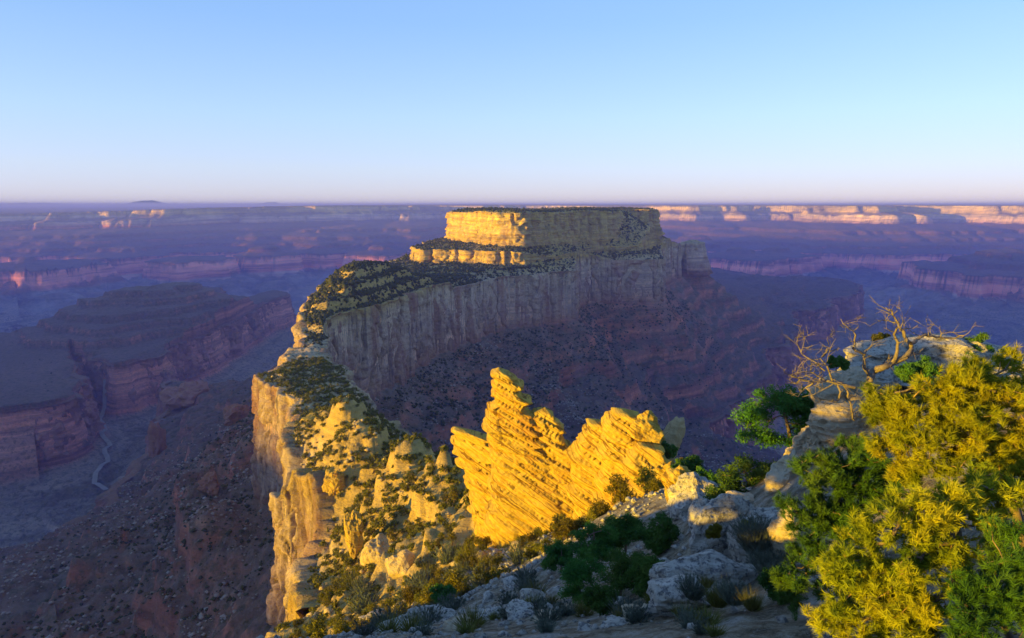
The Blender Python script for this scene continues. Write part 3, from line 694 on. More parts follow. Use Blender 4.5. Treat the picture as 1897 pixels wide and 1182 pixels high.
def ground_hit(px, py, lo=5.0, hi=300.0):
    D = geom(lo, hi, 500); d = ray(px, py); P = d[None] * (D / d[1])[:, None]
    h = near_detail(P[:, 0], P[:, 1]) if hi <= 640 else height(P[:, 0], P[:, 1]); below = np.where(P[:, 2] < h)[0]
    if len(below) == 0: return None
    i = below[0]; return P[i]
# ------------------------------------------------------------------ foliage
def leaf_mat(name, c_dark, c_mid, c_light, scale=2.0, trans=.25):
    m, nt, b = new_mat(name, .75, .1); T = NT(nt)
    g = T.pos(); P = g.outputs['Position']; oi = T.n('ShaderNodeObjectInfo')
    n = T.noise(P, scale, 3, .6)
    col = T.ramp(n, [(.30, c_dark), (.5, c_mid), (.72, c_light)])
    hsv = T.n('ShaderNodeHueSaturation'); T.l(col, hsv.inputs['Color'])
    T.l(T.maprange(oi.outputs['Random'], 0, 1, .475, .515), hsv.inputs['Hue']); T.l(T.maprange(oi.outputs['Random'], 0, 1, .75, 1.2), hsv.inputs['Value'])
    T.l(hsv.outputs[0], b.inputs['Base Color'])
    if trans:
        tr = T.n('ShaderNodeBsdfTranslucent'); T.l(hsv.outputs[0], tr.inputs['Color'])
        mx = T.n('ShaderNodeMixShader'); mx.inputs[0].default_value = trans
        T.l(b.outputs[0], mx.inputs[1]); T.l(tr.outputs[0], mx.inputs[2]); T.l(mx.outputs[0], nt.nodes['Material Output'].inputs['Surface'])
    return m
M_leaf = leaf_mat('juniper foliage', (.06, .065, .010), (.13, .12, .014), (.22, .18, .018), .6)
M_leaf_far = leaf_mat('far scrub foliage', (.024, .036, .013), (.042, .055, .018), (.075, .08, .026), .05, .0)
M_pine = leaf_mat('pinyon needles', (.10, .18, .012), (.32, .37, .018), (.54, .50, .024), 1.3, .35)
M_dark = leaf_mat('dark juniper foliage', (.028, .085, .016), (.055, .14, .024), (.11, .19, .03), 1.0)
M_sage = leaf_mat('grey green sage', (.07, .09, .065), (.12, .145, .105), (.18, .20, .15), 3.0)
M_grass = leaf_mat('tawny green tuft', (.07, .085, .018), (.13, .14, .03), (.22, .19, .05), 3.0)
def bark_mat(name, a, b_):
    m, nt, b = new_mat(name, .95, .1); T = NT(nt); P = T.pos().outputs['Position']
    n = T.noise(T.scaled(P, (18, 18, 5)), 1.0, 6, .65); T.l(T.ramp(n, [(.3, a), (.7, b_)]), b.inputs['Base Color'])
    T.l(T.bump(n, .6, .02), b.inputs['Normal']); return m
M_bark = bark_mat('grey brown bark', (.085, .062, .048), (.22, .17, .125))
M_dead = bark_mat('weathered dead wood', (.08, .065, .055), (.23, .185, .15))
M_twig = bark_mat('orange brown twigs', (.22, .13, .05), (.40, .27, .12))

def leaf_cloud(rs, blobs, n, size, flat=.0):
    """many small leaf faces spread through lumpy blobs; returns verts, tri faces"""
    vol = np.array([b[3] * b[4] * b[5] for b in blobs]) ** .75; k = rs.choice(len(blobs), n, p=vol / vol.sum())
    B = np.array(blobs)[k]
    d = rs.randn(n, 3); d /= np.linalg.norm(d, axis=1)[:, None]
    r = rs.rand(n) ** .38 * (1 + .18 * rs.randn(n))
    c = B[:, :3] + d * r[:, None] * B[:, 3:6]
    t = rs.randn(n, 3); t /= np.linalg.norm(t, axis=1)[:, None]
    nrm = d * .7 + rs.randn(n, 3) * .6; b2 = np.cross(t, nrm); b2 /= np.linalg.norm(b2, axis=1)[:, None] + 1e-9
    s = size * (.6 + .8 * rs.rand(n))[:, None]
    V = np.stack([c - t * s * .9 - b2 * s * .3, c + t * s * 1.2, c - t * s * .5 + b2 * s * .45], 1).reshape(-1, 3)
    return V, np.arange(3 * n).reshape(-1, 3)
def tube(path, radii, ns=5):
    path = np.array(path, float); n = len(path); radii = np.array(radii, float)
    T = np.gradient(path, axis=0); T /= np.linalg.norm(T, axis=1)[:, None] + 1e-9
    ref = np.array([.31, .22, .93]); A = np.cross(T, ref); A /= np.linalg.norm(A, axis=1)[:, None] + 1e-9; B = np.cross(T, A)
    a = np.linspace(0, 2 * np.pi, ns, endpoint=False)
    V = path[:, None] + radii[:, None, None] * (np.cos(a)[None, :, None] * A[:, None] + np.sin(a)[None, :, None] * B[:, None])
    i = np.arange(n - 1)[:, None] * ns; j = np.arange(ns)[None]; j2 = (j + 1) % ns
    Fq = np.stack([i + j, i + j2, i + ns + j2, i + ns + j], -1).reshape(-1, 4)
    return V.reshape(-1, 3), Fq
def join(parts):
    vs, fs, k = [], [], 0
    for v, f in parts: vs.append(v); fs.append(f + k); k += len(v)
    return np.concatenate(vs), np.concatenate(fs)
def shrub_proto(seed, n=420, size=.11, tall=1.0, spread=1.0, lobes=7):
    """crown about 2 m across, base at the origin"""
    rs = np.random.RandomState(seed); blobs = []
    for i in range(lobes):
        a = rs.rand() * 6.28; q = rs.rand() ** .6 * .62 * spread; h = (.42 + .62 * rs.rand() * (1 - .4 * q)) * tall; r = .26 + .22 * rs.rand()
        blobs.append((q * math.cos(a), q * math.sin(a), h, r, r, r * .85))
    crown = leaf_cloud(rs, blobs, n, size)
    st = []
    for b in blobs[:5]:
        e = np.array(b[:3]); m = e * .5 + rs.randn(3) * .08; m[2] = abs(m[2])
        st.append(tube([(0, 0, -.25), (m[0] * .6, m[1] * .6, m[2] * .7), e], [.055, .04, .015], 4))
    return crown, join(st)
_protos = []
for i in range(8):
    big = i < 4
    (cv, cf), (sv, sf) = shrub_proto(200 + i, 1300 if big else 620, .085 if big else .115, 1.0 + .35 * (i % 3), .9 + .2 * (i % 2), 9 if big else 7)
    _protos.append((np_mesh('foliage', cv, cf, M_leaf), np_mesh('stem', sv, sf, M_bark), cv, cf))
def add_shrub(name, mesh_i, loc, s, rz, label, cat, group):
    o = empty(name); o.location = loc; o.scale = (s, s, s); o.rotation_euler = (0, 0, rz)
    tag(o, label, cat, group)
    for nm, me in (('crown', _protos[mesh_i][0]), ('trunk', _protos[mesh_i][1])):
        c = bpy.data.objects.new(nm, me); COL.objects.link(c); c.parent = o
    return o
def merged(name, protos, pts, scales, rots, mat, label, cat, kind='stuff', zs=None):
    vs, fs, k = [], [], 0; rs = np.random.RandomState(5)
    pick = rs.randint(0, len(protos), len(pts))
    for i, (pv, pf) in enumerate(protos):
        s = pick == i
        if not s.any(): continue
        c, sn = np.cos(rots[s])[:, None], np.sin(rots[s])[:, None]; sc = scales[s][:, None]
        x = (pv[None, :, 0] * c - pv[None, :, 1] * sn) * sc; y = (pv[None, :, 0] * sn + pv[None, :, 1] * c) * sc; z = np.broadcast_to(pv[None, :, 2], x.shape) * sc
        V = np.stack([x, y, z], -1) + pts[s][:, None, :]
        n = V.shape[0]; f = pf[None] + (np.arange(n) * len(pv))[:, None, None] + k
        vs.append(V.reshape(-1, 3)); fs.append(f.reshape(-1, pf.shape[1])); k += n * len(pv)
    o = link(name, np_mesh(name, np.concatenate(vs), np.concatenate(fs), mat))
    return tag(o, label, cat, kind=kind)
def pixel_of(p):
    c = p[:, 1] * CP - p[:, 2] * SP; u = p[:, 1] * SP + p[:, 2] * CP
    return CX + F * p[:, 0] / c, CY - F * u / c
def sprinkle(n, y0, y1, p0, p1, seed):
    rs = np.random.RandomState(seed)
    y = np.sqrt(rs.rand(n) * (y1 ** 2 - y0 ** 2) + y0 ** 2); px = p0 + (p1 - p0) * rs.rand(n)
    x = (px - CX) / F * (y * CP + 165 * SP)
    return x, y, rs
# ---- the sunlit slope: each of the larger shrubs on its own, the rest as one mass
x, y, rs = sprinkle(26000, 58, 720, 470, 1330, 3)
z, sc = height(x, y, True)
zx = height(x + 1.5, y); zy = height(x, y + 1.5); slope = np.hypot(zx - z, zy - z) / 1.5
P = np.stack([x, y, z], 1); px, py = pixel_of(P)
dens = n2(x / 28, y / 28, 44) * .5 + .5
ok = (sc > 2) & (slope < 1.7) & (rs.rand(len(x)) < smooth(-.3, .8, dens) * 1.2) & (py < 1230) & (px > 470) & (px < 1330)
ok &= (sdf(x, y, BOWL) < 4)
P = P[ok]; px = px[ok]; py = py[ok]
size = (1.25 + 1.75 * rs.rand(len(P)) ** 1.5) * (1.0 - .42 * smooth(280, 90, P[:, 1]))
# keep them apart
keep = []; cell = {}
for i in np.argsort(-size):
    k = (int(P[i, 0] // 4), int(P[i, 1] // 4)); good = True
    for dx in (-1, 0, 1):
        for dy in (-1, 0, 1):
            for j in cell.get((k[0] + dx, k[1] + dy), ()):
                if (P[i, 0] - P[j, 0]) ** 2 + (P[i, 1] - P[j, 1]) ** 2 < (.44 * (size[i] + size[j])) ** 2: good = False
    if good: keep.append(i); cell.setdefault(k, []).append(i)
keep = np.array(keep)
app = size[keep] / P[keep, 1]; order = keep[np.argsort(-app)]
single, rest = order[:290], order[290:]
def spot(a, b):
    if a > 920: return ('beside the broad pinnacle' if a > 1120 else 'between the two pinnacles' if a > 1040 else 'below the tall pinnacle') + (', high up' if b < 930 else ', at its foot' if b < 960 else ', in the shrubs under it' if b < 1000 else ', low down near the shaded ground')
    c_ = 'by the golden cliff edge' if a < 590 else 'left on the golden slope' if a < 680 else 'mid golden slope' if a < 780 else 'on the golden slope beside the fin'
    return c_ + (', near its crest' if b < 830 else ', in its upper half' if b < 900 else ', half way down' if b < 960 else ', in its lower half' if b < 1020 else ', near its bottom end' if b < 1075 else ', at its very bottom')
QS = np.quantile(size[single], [.12, .32, .55, .78, .93])
for i in single:
    near = P[i, 1] < 170
    k = rs.randint(0, 4) if near else 4 + rs.randint(0, 4)
    s_ = size[i]
    kind_ = ('tiny', 'small', 'middling', 'large', 'very large', 'huge')[int(np.searchsorted(QS, s_))]
    lab = '%s olive shrub %s' % (kind_, spot(px[i], py[i]))
    add_shrub('juniper_shrub', k, P[i] - np.array([0, 0, .1]), s_, rs.rand() * 6.28, lab, 'shrub', lab.replace(' shrub ', ' shrubs '))
if len(rest):
    small = [leaf_cloud(np.random.RandomState(60 + i), [(0, 0, .5, .7, .7, .55), (.4, .2, .4, .4, .4, .4), (-.35, .25, .6, .4, .4, .4)], 64, .34) for i in range(5)]
    merged('scrub', small, P[rest], size[rest], rs.rand(len(rest)) * 6.28, M_leaf, 'olive scrub dotted over the golden ridge slope', 'scrub')
# ---- dark woodland on the level parts of the mesa
def tiny(seed, jag=.35, flat=.8, octa=True):
    r_ = np.random.RandomState(seed)
    if octa:
        V = np.array([(1, 0, 0), (0, 1, 0), (-1, 0, 0), (0, -1, 0), (0, 0, 1), (0, 0, -1)], float); Fc = np.array([(0, 1, 4), (1, 2, 4), (2, 3, 4), (3, 0, 4), (1, 0, 5), (2, 1, 5), (3, 2, 5), (0, 3, 5)])
        V = V + r_.randn(6, 3) * jag * .6; V *= 1.12
    else:
        bm = bmesh.new(); bmesh.ops.create_icosphere(bm, subdivisions=1, radius=1.0)
        V = np.array([v.co[:] for v in bm.verts]); V *= (1 + jag * r_.randn(len(V), 1)); Fc = np.array([[v.index for v in f.verts] for f in bm.faces]); bm.free()
    V[:, 2] = V[:, 2] * flat + .4; return V, Fc
x, y, rs = sprinkle(50000, 780, 2900, 555, 1290, 15)
x2, y2, _r = sprinkle(16000, 820, 1500, 555, 960, 16); x = np.concatenate([x, x2]); y = np.concatenate([y, y2])
sc = np.maximum(sdf(x, y, C_POLY), -1); q = (sc > 2.5); x, y, sc = x[q], y[q], sc[q]
sKq = sdf(x, y, K_POLY)
q = rs.rand(len(x)) < np.where(sKq > 0, np.where(sKq < 120, .8, .2), 1.0 * smooth(-.85, -.4, n2(x / 45, y / 45, 48))); x, y = x[q], y[q]
z = height(x, y)
P = np.stack([x, y, z], 1); sz = (1.1 + 3.2 * rs.rand(len(P)) ** 2.6) * (.8 + .5 * smooth(-.3, .4, n2(P[:, 0] / 60, P[:, 1] / 60, 49)))
merged('mesa_woodland', [tiny(20 + i, .35, 1.05) for i in range(6)], P, sz, rs.rand(len(P)) * 6.28, M_leaf_far, 'dark green woodland covering the top and upper slopes of the mesa', 'woodland')
# ---- far scrub and fallen blocks on the slopes and the mesa
x, y, rs = sprinkle(130000, 500, 2500, -60, 1640, 9)
z, sc = height(x, y, True); q = (sc < -12) & (z > -640); x, y, z, sc = x[q], y[q], z[q], sc[q]; top = sc > 3
dn = smooth(-.2, .35, fbm(x / 90, y / 90, 3, 45)); band = smooth(-620, -300, z)
prob = np.where(top, 0, np.where(z > -400, .50 + .50 * dn, .08 + .5 * dn) * band)
ok = rs.rand(len(x)) < prob
P = np.stack([x, y, z], 1)[ok]
sz = (.9 + 3.0 * rs.rand(len(P)) ** 2.4) * np.where(P[:, 1] < 1000, .7, 1.0)
merged('canyon_scrub', [tiny(i) for i in range(6)], P, sz, rs.rand(len(P)) * 6.28, M_leaf_far, 'dark scrub covering the shaded canyon slopes and the mesa top', 'scrub')
x, y, rs = sprinkle(46000, 480, 1500, -60, 1500, 19)
z, sc = height(x, y, True)
ok = (sc < -9) & (z > -620) & (rs.rand(len(x)) < .15 + .7 * smooth(0, .5, n2(x / 90, y / 90, 46)))
P = np.stack([x, y, z], 1)[ok]
sz = .7 + 2.4 * rs.rand(len(P)) ** 3
M_block = gold_rock_mat('fallen pale blocks', (.34, .27, .21), (.46, .40, .33), (.22, .13, .09), 0, 6.0, 0, .3, .3)
merged('fallen_blocks', [tiny(40 + i, .22, .7) for i in range(5)], P, sz, rs.rand(len(P)) * 6.28, M_block, 'pale fallen blocks strewn over the shaded talus', 'rock debris')

x, y, rs = sprinkle(8000, 70, 640, 480, 1320, 29)
z, sc = height(x, y, True)
ok = (sc > 1) & (rs.rand(len(x)) < .2 + .8 * smooth(-.2, .4, n2(x / 20, y / 20, 47))) & (sdf(x, y, BOWL) < 2)
P = np.stack([x, y, z], 1)[ok]; sz = .25 + 1.5 * rs.rand(len(P)) ** 3.0
M_golden = gold_rock_mat('golden loose rock', (.46, .34, .16), (.55, .43, .23), (.30, .20, .09), 0, 2.0, 0, .6, .4)
merged('loose_rocks', [tiny(70 + i, .2, .75) for i in range(6)], P, sz, rs.rand(len(P)) * 6.28, M_golden, 'loose golden rocks lying over the ridge slope', 'rock debris')
# ------------------------------------------------------------------ boulders and outcrops

boulder(1338, 990, 21.0, 165, 150, 301, 'large rounded pale boulder with grey lichen beside the dark junipers', sub=5, rz=.4, deep=.9, rough_=.09)
boulder(1302, 1062, 17.5, 190, 75, 302, 'long low pale rock slab in front of the large rounded boulder', sub=5, rz=.2, tilt=.06, deep=.8)
boulder(1262, 1102, 16.2, 120, 62, 303, 'low cracked pale rock at the bottom edge, left of the yellow grass', sub=4, rz=-.3)
boulder(1405, 1000, 20.2, 120, 130, 304, 'pale sloping rock between the rounded boulder and the grey green bush', sub=5, rz=.9, tilt=.2)
boulder(1458, 985, 17.0, 60, 135, 305, 'narrow pale rock slab right of the grey green bush', M_tan, sub=4, rz=.3, tilt=-.25, bed=5)
boulder(1452, 895, 26.0, 62, 115, 306, 'upright tan rock showing between two dark green trees', M_tan, sub=4, rz=.5, tilt=.12, bed=4)
boulder(1375, 930, 27.0, 60, 42, 307, 'small broken tan rock under the dark green tree', M_tan, sub=4, bed=3)
boulder(1280, 935, 42.0, 95, 100, 308, 'rough grey rock shoulder right of the broad pinnacle', M_pale, sub=4, rz=.3, tilt=.35, bed=4, rough_=.14)
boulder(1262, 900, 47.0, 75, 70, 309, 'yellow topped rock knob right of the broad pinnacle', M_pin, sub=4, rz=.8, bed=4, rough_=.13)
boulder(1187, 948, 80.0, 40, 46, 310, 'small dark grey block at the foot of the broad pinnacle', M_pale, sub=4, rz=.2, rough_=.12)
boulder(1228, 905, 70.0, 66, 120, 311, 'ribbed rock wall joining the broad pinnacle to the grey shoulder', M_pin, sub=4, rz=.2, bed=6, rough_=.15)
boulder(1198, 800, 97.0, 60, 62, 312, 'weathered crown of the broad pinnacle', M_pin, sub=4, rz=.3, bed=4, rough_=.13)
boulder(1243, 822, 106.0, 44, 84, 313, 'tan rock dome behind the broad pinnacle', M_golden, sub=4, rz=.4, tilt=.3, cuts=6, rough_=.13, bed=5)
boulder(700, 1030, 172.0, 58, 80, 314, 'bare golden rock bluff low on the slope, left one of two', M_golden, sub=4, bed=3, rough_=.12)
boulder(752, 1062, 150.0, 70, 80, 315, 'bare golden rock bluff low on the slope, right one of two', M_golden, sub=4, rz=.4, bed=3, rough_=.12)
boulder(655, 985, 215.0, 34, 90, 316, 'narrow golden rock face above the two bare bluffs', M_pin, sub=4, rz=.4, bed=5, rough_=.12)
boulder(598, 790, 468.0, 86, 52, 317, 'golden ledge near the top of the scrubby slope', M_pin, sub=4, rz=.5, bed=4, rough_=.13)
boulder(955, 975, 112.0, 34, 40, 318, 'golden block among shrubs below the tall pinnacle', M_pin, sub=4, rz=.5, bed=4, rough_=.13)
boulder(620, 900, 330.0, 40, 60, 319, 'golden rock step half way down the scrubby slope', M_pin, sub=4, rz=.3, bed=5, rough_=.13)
M_redrock = gold_rock_mat('red outcrop rock', (.30, .135, .08), (.38, .19, .12), (.17, .075, .05), 0, 8.0, 0, .5, .6)
for px, py, wpx, hpx, sd, lab in ((345, 735, 80, 60, 343, 'red brown rock block on the shaded spur left of the ridge'),
        (292, 820, 30, 70, 344, 'red cliff stub at the edge of the shaded spur at left'), (440, 770, 50, 40, 345, 'grey red outcrop on the slope below the golden cliff'), (392, 900, 40, 44, 346, 'pale brown outcrop on the shaded slope left of the golden cliff')):
    h = ground_hit(px, py + hpx * .3, 300, 2500)
    if h is not None: boulder(px, py, float(h[1]) * 1.0, wpx, hpx, sd, lab, M_redrock, name='rock_outcrop', sub=4, rz=.5, bed=5, rough_=.2, cuts=12)
# pale ledge beyond the pines
lt = tag(empty('rock_ledge'), 'broad pale rock ledge with tan layered edge behind the dead tree', 'rock ledge')
def slab(name, px, py, D, wpx, hpx, seed, mat, rz=0, tilt=0, deep=1.0, bed=0, sub=5):
    p = at_y(px, py, D); k = D / F
    o = link(name, rock_mesh(name, (wpx / 2 * k * 1.1, wpx / 2 * k * deep, hpx / 2 * k * 1.2), seed, sub, mat, 11, .12, bed), lt, tuple(p)); o.rotation_euler = (0, tilt, rz)
slab('slab', 1760, 690, 31, 400, 130, 331, M_pale, .1, .02, .6, 3)
slab('slab', 1640, 662, 32, 130, 84, 332, M_pale, .3, 0, .9, 3)
slab('slab', 1600, 712, 29.5, 120, 84, 333, M_pale, -.2, -.1, .8, 4)
slab('edge_block', 1560, 740, 28.5, 130, 110, 334, M_tan, .2, -.1, .9, 6)
slab('edge_block', 1600, 800, 27.5, 190, 130, 335, M_tan, .1, .0, .8, 6)
slab('edge_block', 1510, 835, 28.5, 110, 120, 336, M_tan, .3, .1, .9, 6)

# ------------------------------------------------------------------ trees made of limbs and needle tufts
def needles(rs, C, A, n, length, width, cone=(.2, 1.15)):
    """C tuft centres, A tuft axes -> thin triangles"""
    N = len(C); A = A / (np.linalg.norm(A, axis=1)[:, None] + 1e-9)
    c = np.repeat(C, n, 0); a = np.repeat(A, n, 0); M_ = len(c)
    r = rs.randn(M_, 3); r -= (r * a).sum(1)[:, None] * a; r /= np.linalg.norm(r, axis=1)[:, None] + 1e-9
    ph = (cone[0] + (cone[1] - cone[0]) * rs.rand(M_))[:, None]
    d = a * np.cos(ph) + r * np.sin(ph); d[:, 2] += .12; L = (length * (.7 + .5 * rs.rand(M_)))[:, None]
    b0 = c - a * (length * 1.1 * rs.rand(M_))[:, None]
    s = np.cross(d, rs.randn(M_, 3)); s /= np.linalg.norm(s, axis=1)[:, None] + 1e-9
    V = np.stack([b0 - s * width, b0 + s * width, b0 + d * L], 1).reshape(-1, 3)
    return V, np.arange(3 * M_).reshape(-1, 3)
def blob_at(px, py, D, rpx, k=1.0):
    p = at_y(px, py, D); r = rpx * D / F; return (p[0], p[1], p[2], r, r * k, r * .9)
def grow(rs, trunk, blobs, ntw, step, r0, jit=.18):
    """branches that reach into the blobs from a trunk path; returns limb paths with radii, tip positions and directions"""
    nodes = [np.array(p, float) for p in resample3(trunk, step)]; par = [-1] + list(range(len(nodes) - 1)); ntr = len(nodes)
    vol = np.array([b[3] ** 2 for b in blobs]); k = rs.choice(len(blobs), ntw, p=vol / vol.sum()); B = np.array(blobs)[k]
    d = rs.randn(ntw, 3); d /= np.linalg.norm(d, axis=1)[:, None]
    tg = B[:, :3] + d * (rs.rand(ntw) ** .45)[:, None] * B[:, 3:6]
    tr = np.array(nodes); dist = np.sqrt(((tg[:, None] - tr[None]) ** 2).sum(-1)).min(1)
    paths = []; tips = []
    arr = np.zeros((len(nodes) + ntw * 40, 3)); arr[:len(nodes)] = nodes; cnt = len(nodes); par = par + [0] * (ntw * 40)
    dep = np.zeros(len(arr)); 
    for t in tg[np.argsort(dist)]:
        dd = np.sqrt(((arr[:cnt] - t) ** 2).sum(1)) + .22 * dep[:cnt]
        j = int(np.argmin(dd)); a = arr[j]; L = np.linalg.norm(t - a); n = max(2, int(L / step) + 1); n = min(n, 38)
        u = np.linspace(0, 1, n + 1)[1:, None]
        bend = rs.randn(3) * L * jit; bend[2] -= L * .10
        q = a + (t - a) * u + bend * (u * (1 - u)) * 2.2 + rs.randn(n, 3) * step * .10
        ids = [j]
        for p_ in q:
            arr[cnt] = p_; par[cnt] = ids[-1]; dep[cnt] = dep[ids[-1]] + step; ids.append(cnt); cnt += 1
        paths.append(ids); tips.append((q[-1], q[-1] - (q[-3] if n > 2 else a)))
    load = np.zeros(cnt)
    load[[i[-1] for i in paths]] += 1
    for i in range(cnt - 1, 0, -1):
        if par[i] >= 0: load[par[i]] += load[i]
    rad = r0 * np.maximum(load, 1) ** .5
    limbs = [(arr[ids], np.concatenate([[min(rad[ids[0]], rad[ids[1]] * 1.15)], rad[ids[1:]]])) for ids in paths]
    limbs.insert(0, (arr[:ntr], rad[:ntr]))
    return limbs, np.array([t[0] for t in tips]), np.array([t[1] for t in tips])
def resample3(P, step):
    P = np.array(P, float); seg = np.linalg.norm(np.diff(P, axis=0), axis=1); s = np.concatenate([[0], np.cumsum(seg)])
    t = np.linspace(0, s[-1], max(4, int(s[-1] / step)))
    return np.stack([np.interp(t, s, P[:, c]) for c in range(3)], 1)
def pine(name, label, trunk, blobs, ntw, per, nn, length, width, r0, seed, mleaf, mbark, cat='pine tree', step=.16, spread=.06, mtwig=None, group=None):
    rs = np.random.RandomState(seed)
    o = tag(empty(name), label, cat, group); base = np.array(trunk[0]); o.location = base
    limbs, tip, ax = grow(rs, trunk, blobs, ntw, step, r0)
    tb = [tube(p - base, r, 7 if r.max() > r0 * 3.2 else 4) for p, r in limbs]
    mi = np.concatenate([np.full(len(t[1]), 0 if l[1].max() > r0 * 3.2 else 1) for t, l in zip(tb, limbs)]).astype(np.int32)
    v, f = join(tb); me = np_mesh('trunk', v, f, mbark, True); me.materials.append(mtwig or mbark); me.polygons.foreach_set('material_index', mi); link('trunk', me, o)
    C = np.repeat(tip, per, 0); A = np.repeat(ax / (np.linalg.norm(ax, axis=1)[:, None] + 1e-9), per, 0)
    jit = rs.randn(len(C), 3) * spread; jit[::per] = 0; C = C + jit; A = A + rs.randn(len(C), 3) * .55 + np.array([0, 0, .25])
    v, f = needles(rs, C - base, A, nn, length, width); link('crown', np_mesh('crown', v, f, mleaf), o)
    return o
def on_ground(px, D, z_guess=-8.0):
    x, y_ = plan(px, D, z_guess); return np.array([x, y_, float(near_detail(np.array([x]), np.array([y_]))[0])])
def P3(px, py, D): return at_y(px, py, D)
g = on_ground(1890, 11.5)
pine('pinyon_pine', 'large yellow lit pinyon pine at the right edge, the upper of the two golden ones', [g, P3(1885, 960, 11.4), P3(1850, 840, 11.0), P3(1800, 750, 10.8), P3(1790, 690, 10.8)],
     [blob_at(*b) for b in ((1795, 700, 10.4, 66), (1705, 745, 10.4, 58), (1655, 765, 10.8, 48), (1830, 775, 10.2, 85), (1745, 815, 10.2, 78), (1870, 860, 10.0, 85), (1650, 835, 10.6, 36), (1910, 720, 10.6, 90), (1690, 880, 10.4, 34), (1790, 880, 9.9, 60), (1625, 735, 10.9, 28))],
     360, 7, 42, .115, .0058, .0046, 401, M_pine, M_bark, mtwig=M_twig)
g = on_ground(1800, 8.4)
pine('pinyon_pine', 'yellow lit pinyon pine filling the lower right corner with bare grey limbs', [g, P3(1800, 1130, 8.3), P3(1780, 1030, 8.1), P3(1760, 930, 8.0)],
     [blob_at(*b) for b in ((1690, 965, 7.8, 74), (1610, 985, 7.9, 46), (1565, 1050, 7.8, 48), (1650, 1085, 7.6, 80), (1745, 1045, 7.7, 66), (1770, 935, 8.0, 52), (1545, 1140, 7.7, 44), (1700, 1160, 7.4, 76), (1850, 915, 8.2, 50), (1840, 985, 8.0, 34), (1600, 1160, 7.5, 50))],
     320, 7, 42, .10, .0050, .0042, 402, M_pine, M_bark, mtwig=M_twig)
g = on_ground(1850, 7.4)
pine('pinyon_pine', 'green pinyon pine branches in the bottom right corner', [g, P3(1870, 1180, 7.3), P3(1840, 1100, 7.2)],
     [blob_at(*b) for b in ((1815, 1090, 7.2, 44), (1870, 1050, 7.3, 60), (1790, 1150, 7.0, 44), (1880, 1140, 7.0, 60), (1860, 980, 7.4, 30))], 130, 7, 40, .095, .0040, .0040, 403, M_dark, M_bark)
g = on_ground(1560, 13.5)
pine('pinyon_pine', 'dark green shaded pinyon pine behind the golden lower pine', [g, P3(1565, 1060, 13.4), P3(1550, 960, 13.2), P3(1555, 860, 13.2)],
     [blob_at(*b) for b in ((1525, 885, 13.0, 58), (1485, 945, 13.0, 48), (1565, 860, 13.2, 52), (1625, 870, 13.0, 52), (1505, 1025, 12.8, 55), (1468, 1085, 12.6, 46), (1545, 965, 12.8, 62), (1600, 920, 12.9, 50), (1560, 1080, 12.4, 60), (1660, 900, 13.2, 44), (1590, 830, 13.4, 36))],
     340, 7, 36, .13, .0062, .0055, 404, M_dark, M_bark)

def leafy(name, label, trunk, blobs, n, size, seed, mleaf, mbark=None, r0=.012, ntw=60, cat='tree', step=.3, group=None):
    rs = np.random.RandomState(seed); o = tag(empty(name), label, cat, group); base = np.array(trunk[0], float); o.location = base
    limbs, tip, ax = grow(rs, trunk, blobs, ntw, step, r0)
    v, f = join([tube(p - base, r, 5) for p, r in limbs]); link('trunk', np_mesh('trunk', v, f, mbark or M_bark, True), o)
    sub = [(*t, .48 * b, .48 * b, .36 * b) for t, b in zip(tip, rs.choice([b[3] for b in blobs], len(tip)))]
    v, f = leaf_cloud(rs, sub, n, size); link('crown', np_mesh('crown', v - base, f, mleaf), o)
    return o
g = on_ground(1478, 34, -14)
leafy('pinyon_pine', 'small flat crowned green pine leaning over the drop left of the dead tree', [g + np.array([0, 0, -1.0]), P3(1472, 860, 34), P3(1462, 800, 34), P3(1452, 760, 34)],
      [blob_at(*b) for b in ((1442, 738, 34, 40), (1500, 770, 34, 42), (1400, 772, 34, 34), (1385, 800, 34, 24), (1470, 750, 34.5, 40), (1520, 745, 34.5, 30), (1490, 810, 34, 30), (1430, 812, 34, 24))], 17000, .085, 411, M_dark, r0=.010, ntw=110, cat='pine tree')
g = on_ground(1385, 31, -13)
leafy('pinyon_pine', 'dark green tree with a small yellow lit top above the tan rocks', [g, P3(1388, 930, 31), P3(1385, 880, 31)],
      [blob_at(*b) for b in ((1390, 860, 31, 32), (1350, 890, 31, 30), (1410, 900, 31, 36), (1370, 920, 31, 36), (1430, 870, 31, 24), (1330, 915, 31, 22))], 13000, .08, 412, M_dark, r0=.010, ntw=100, cat='pine tree')
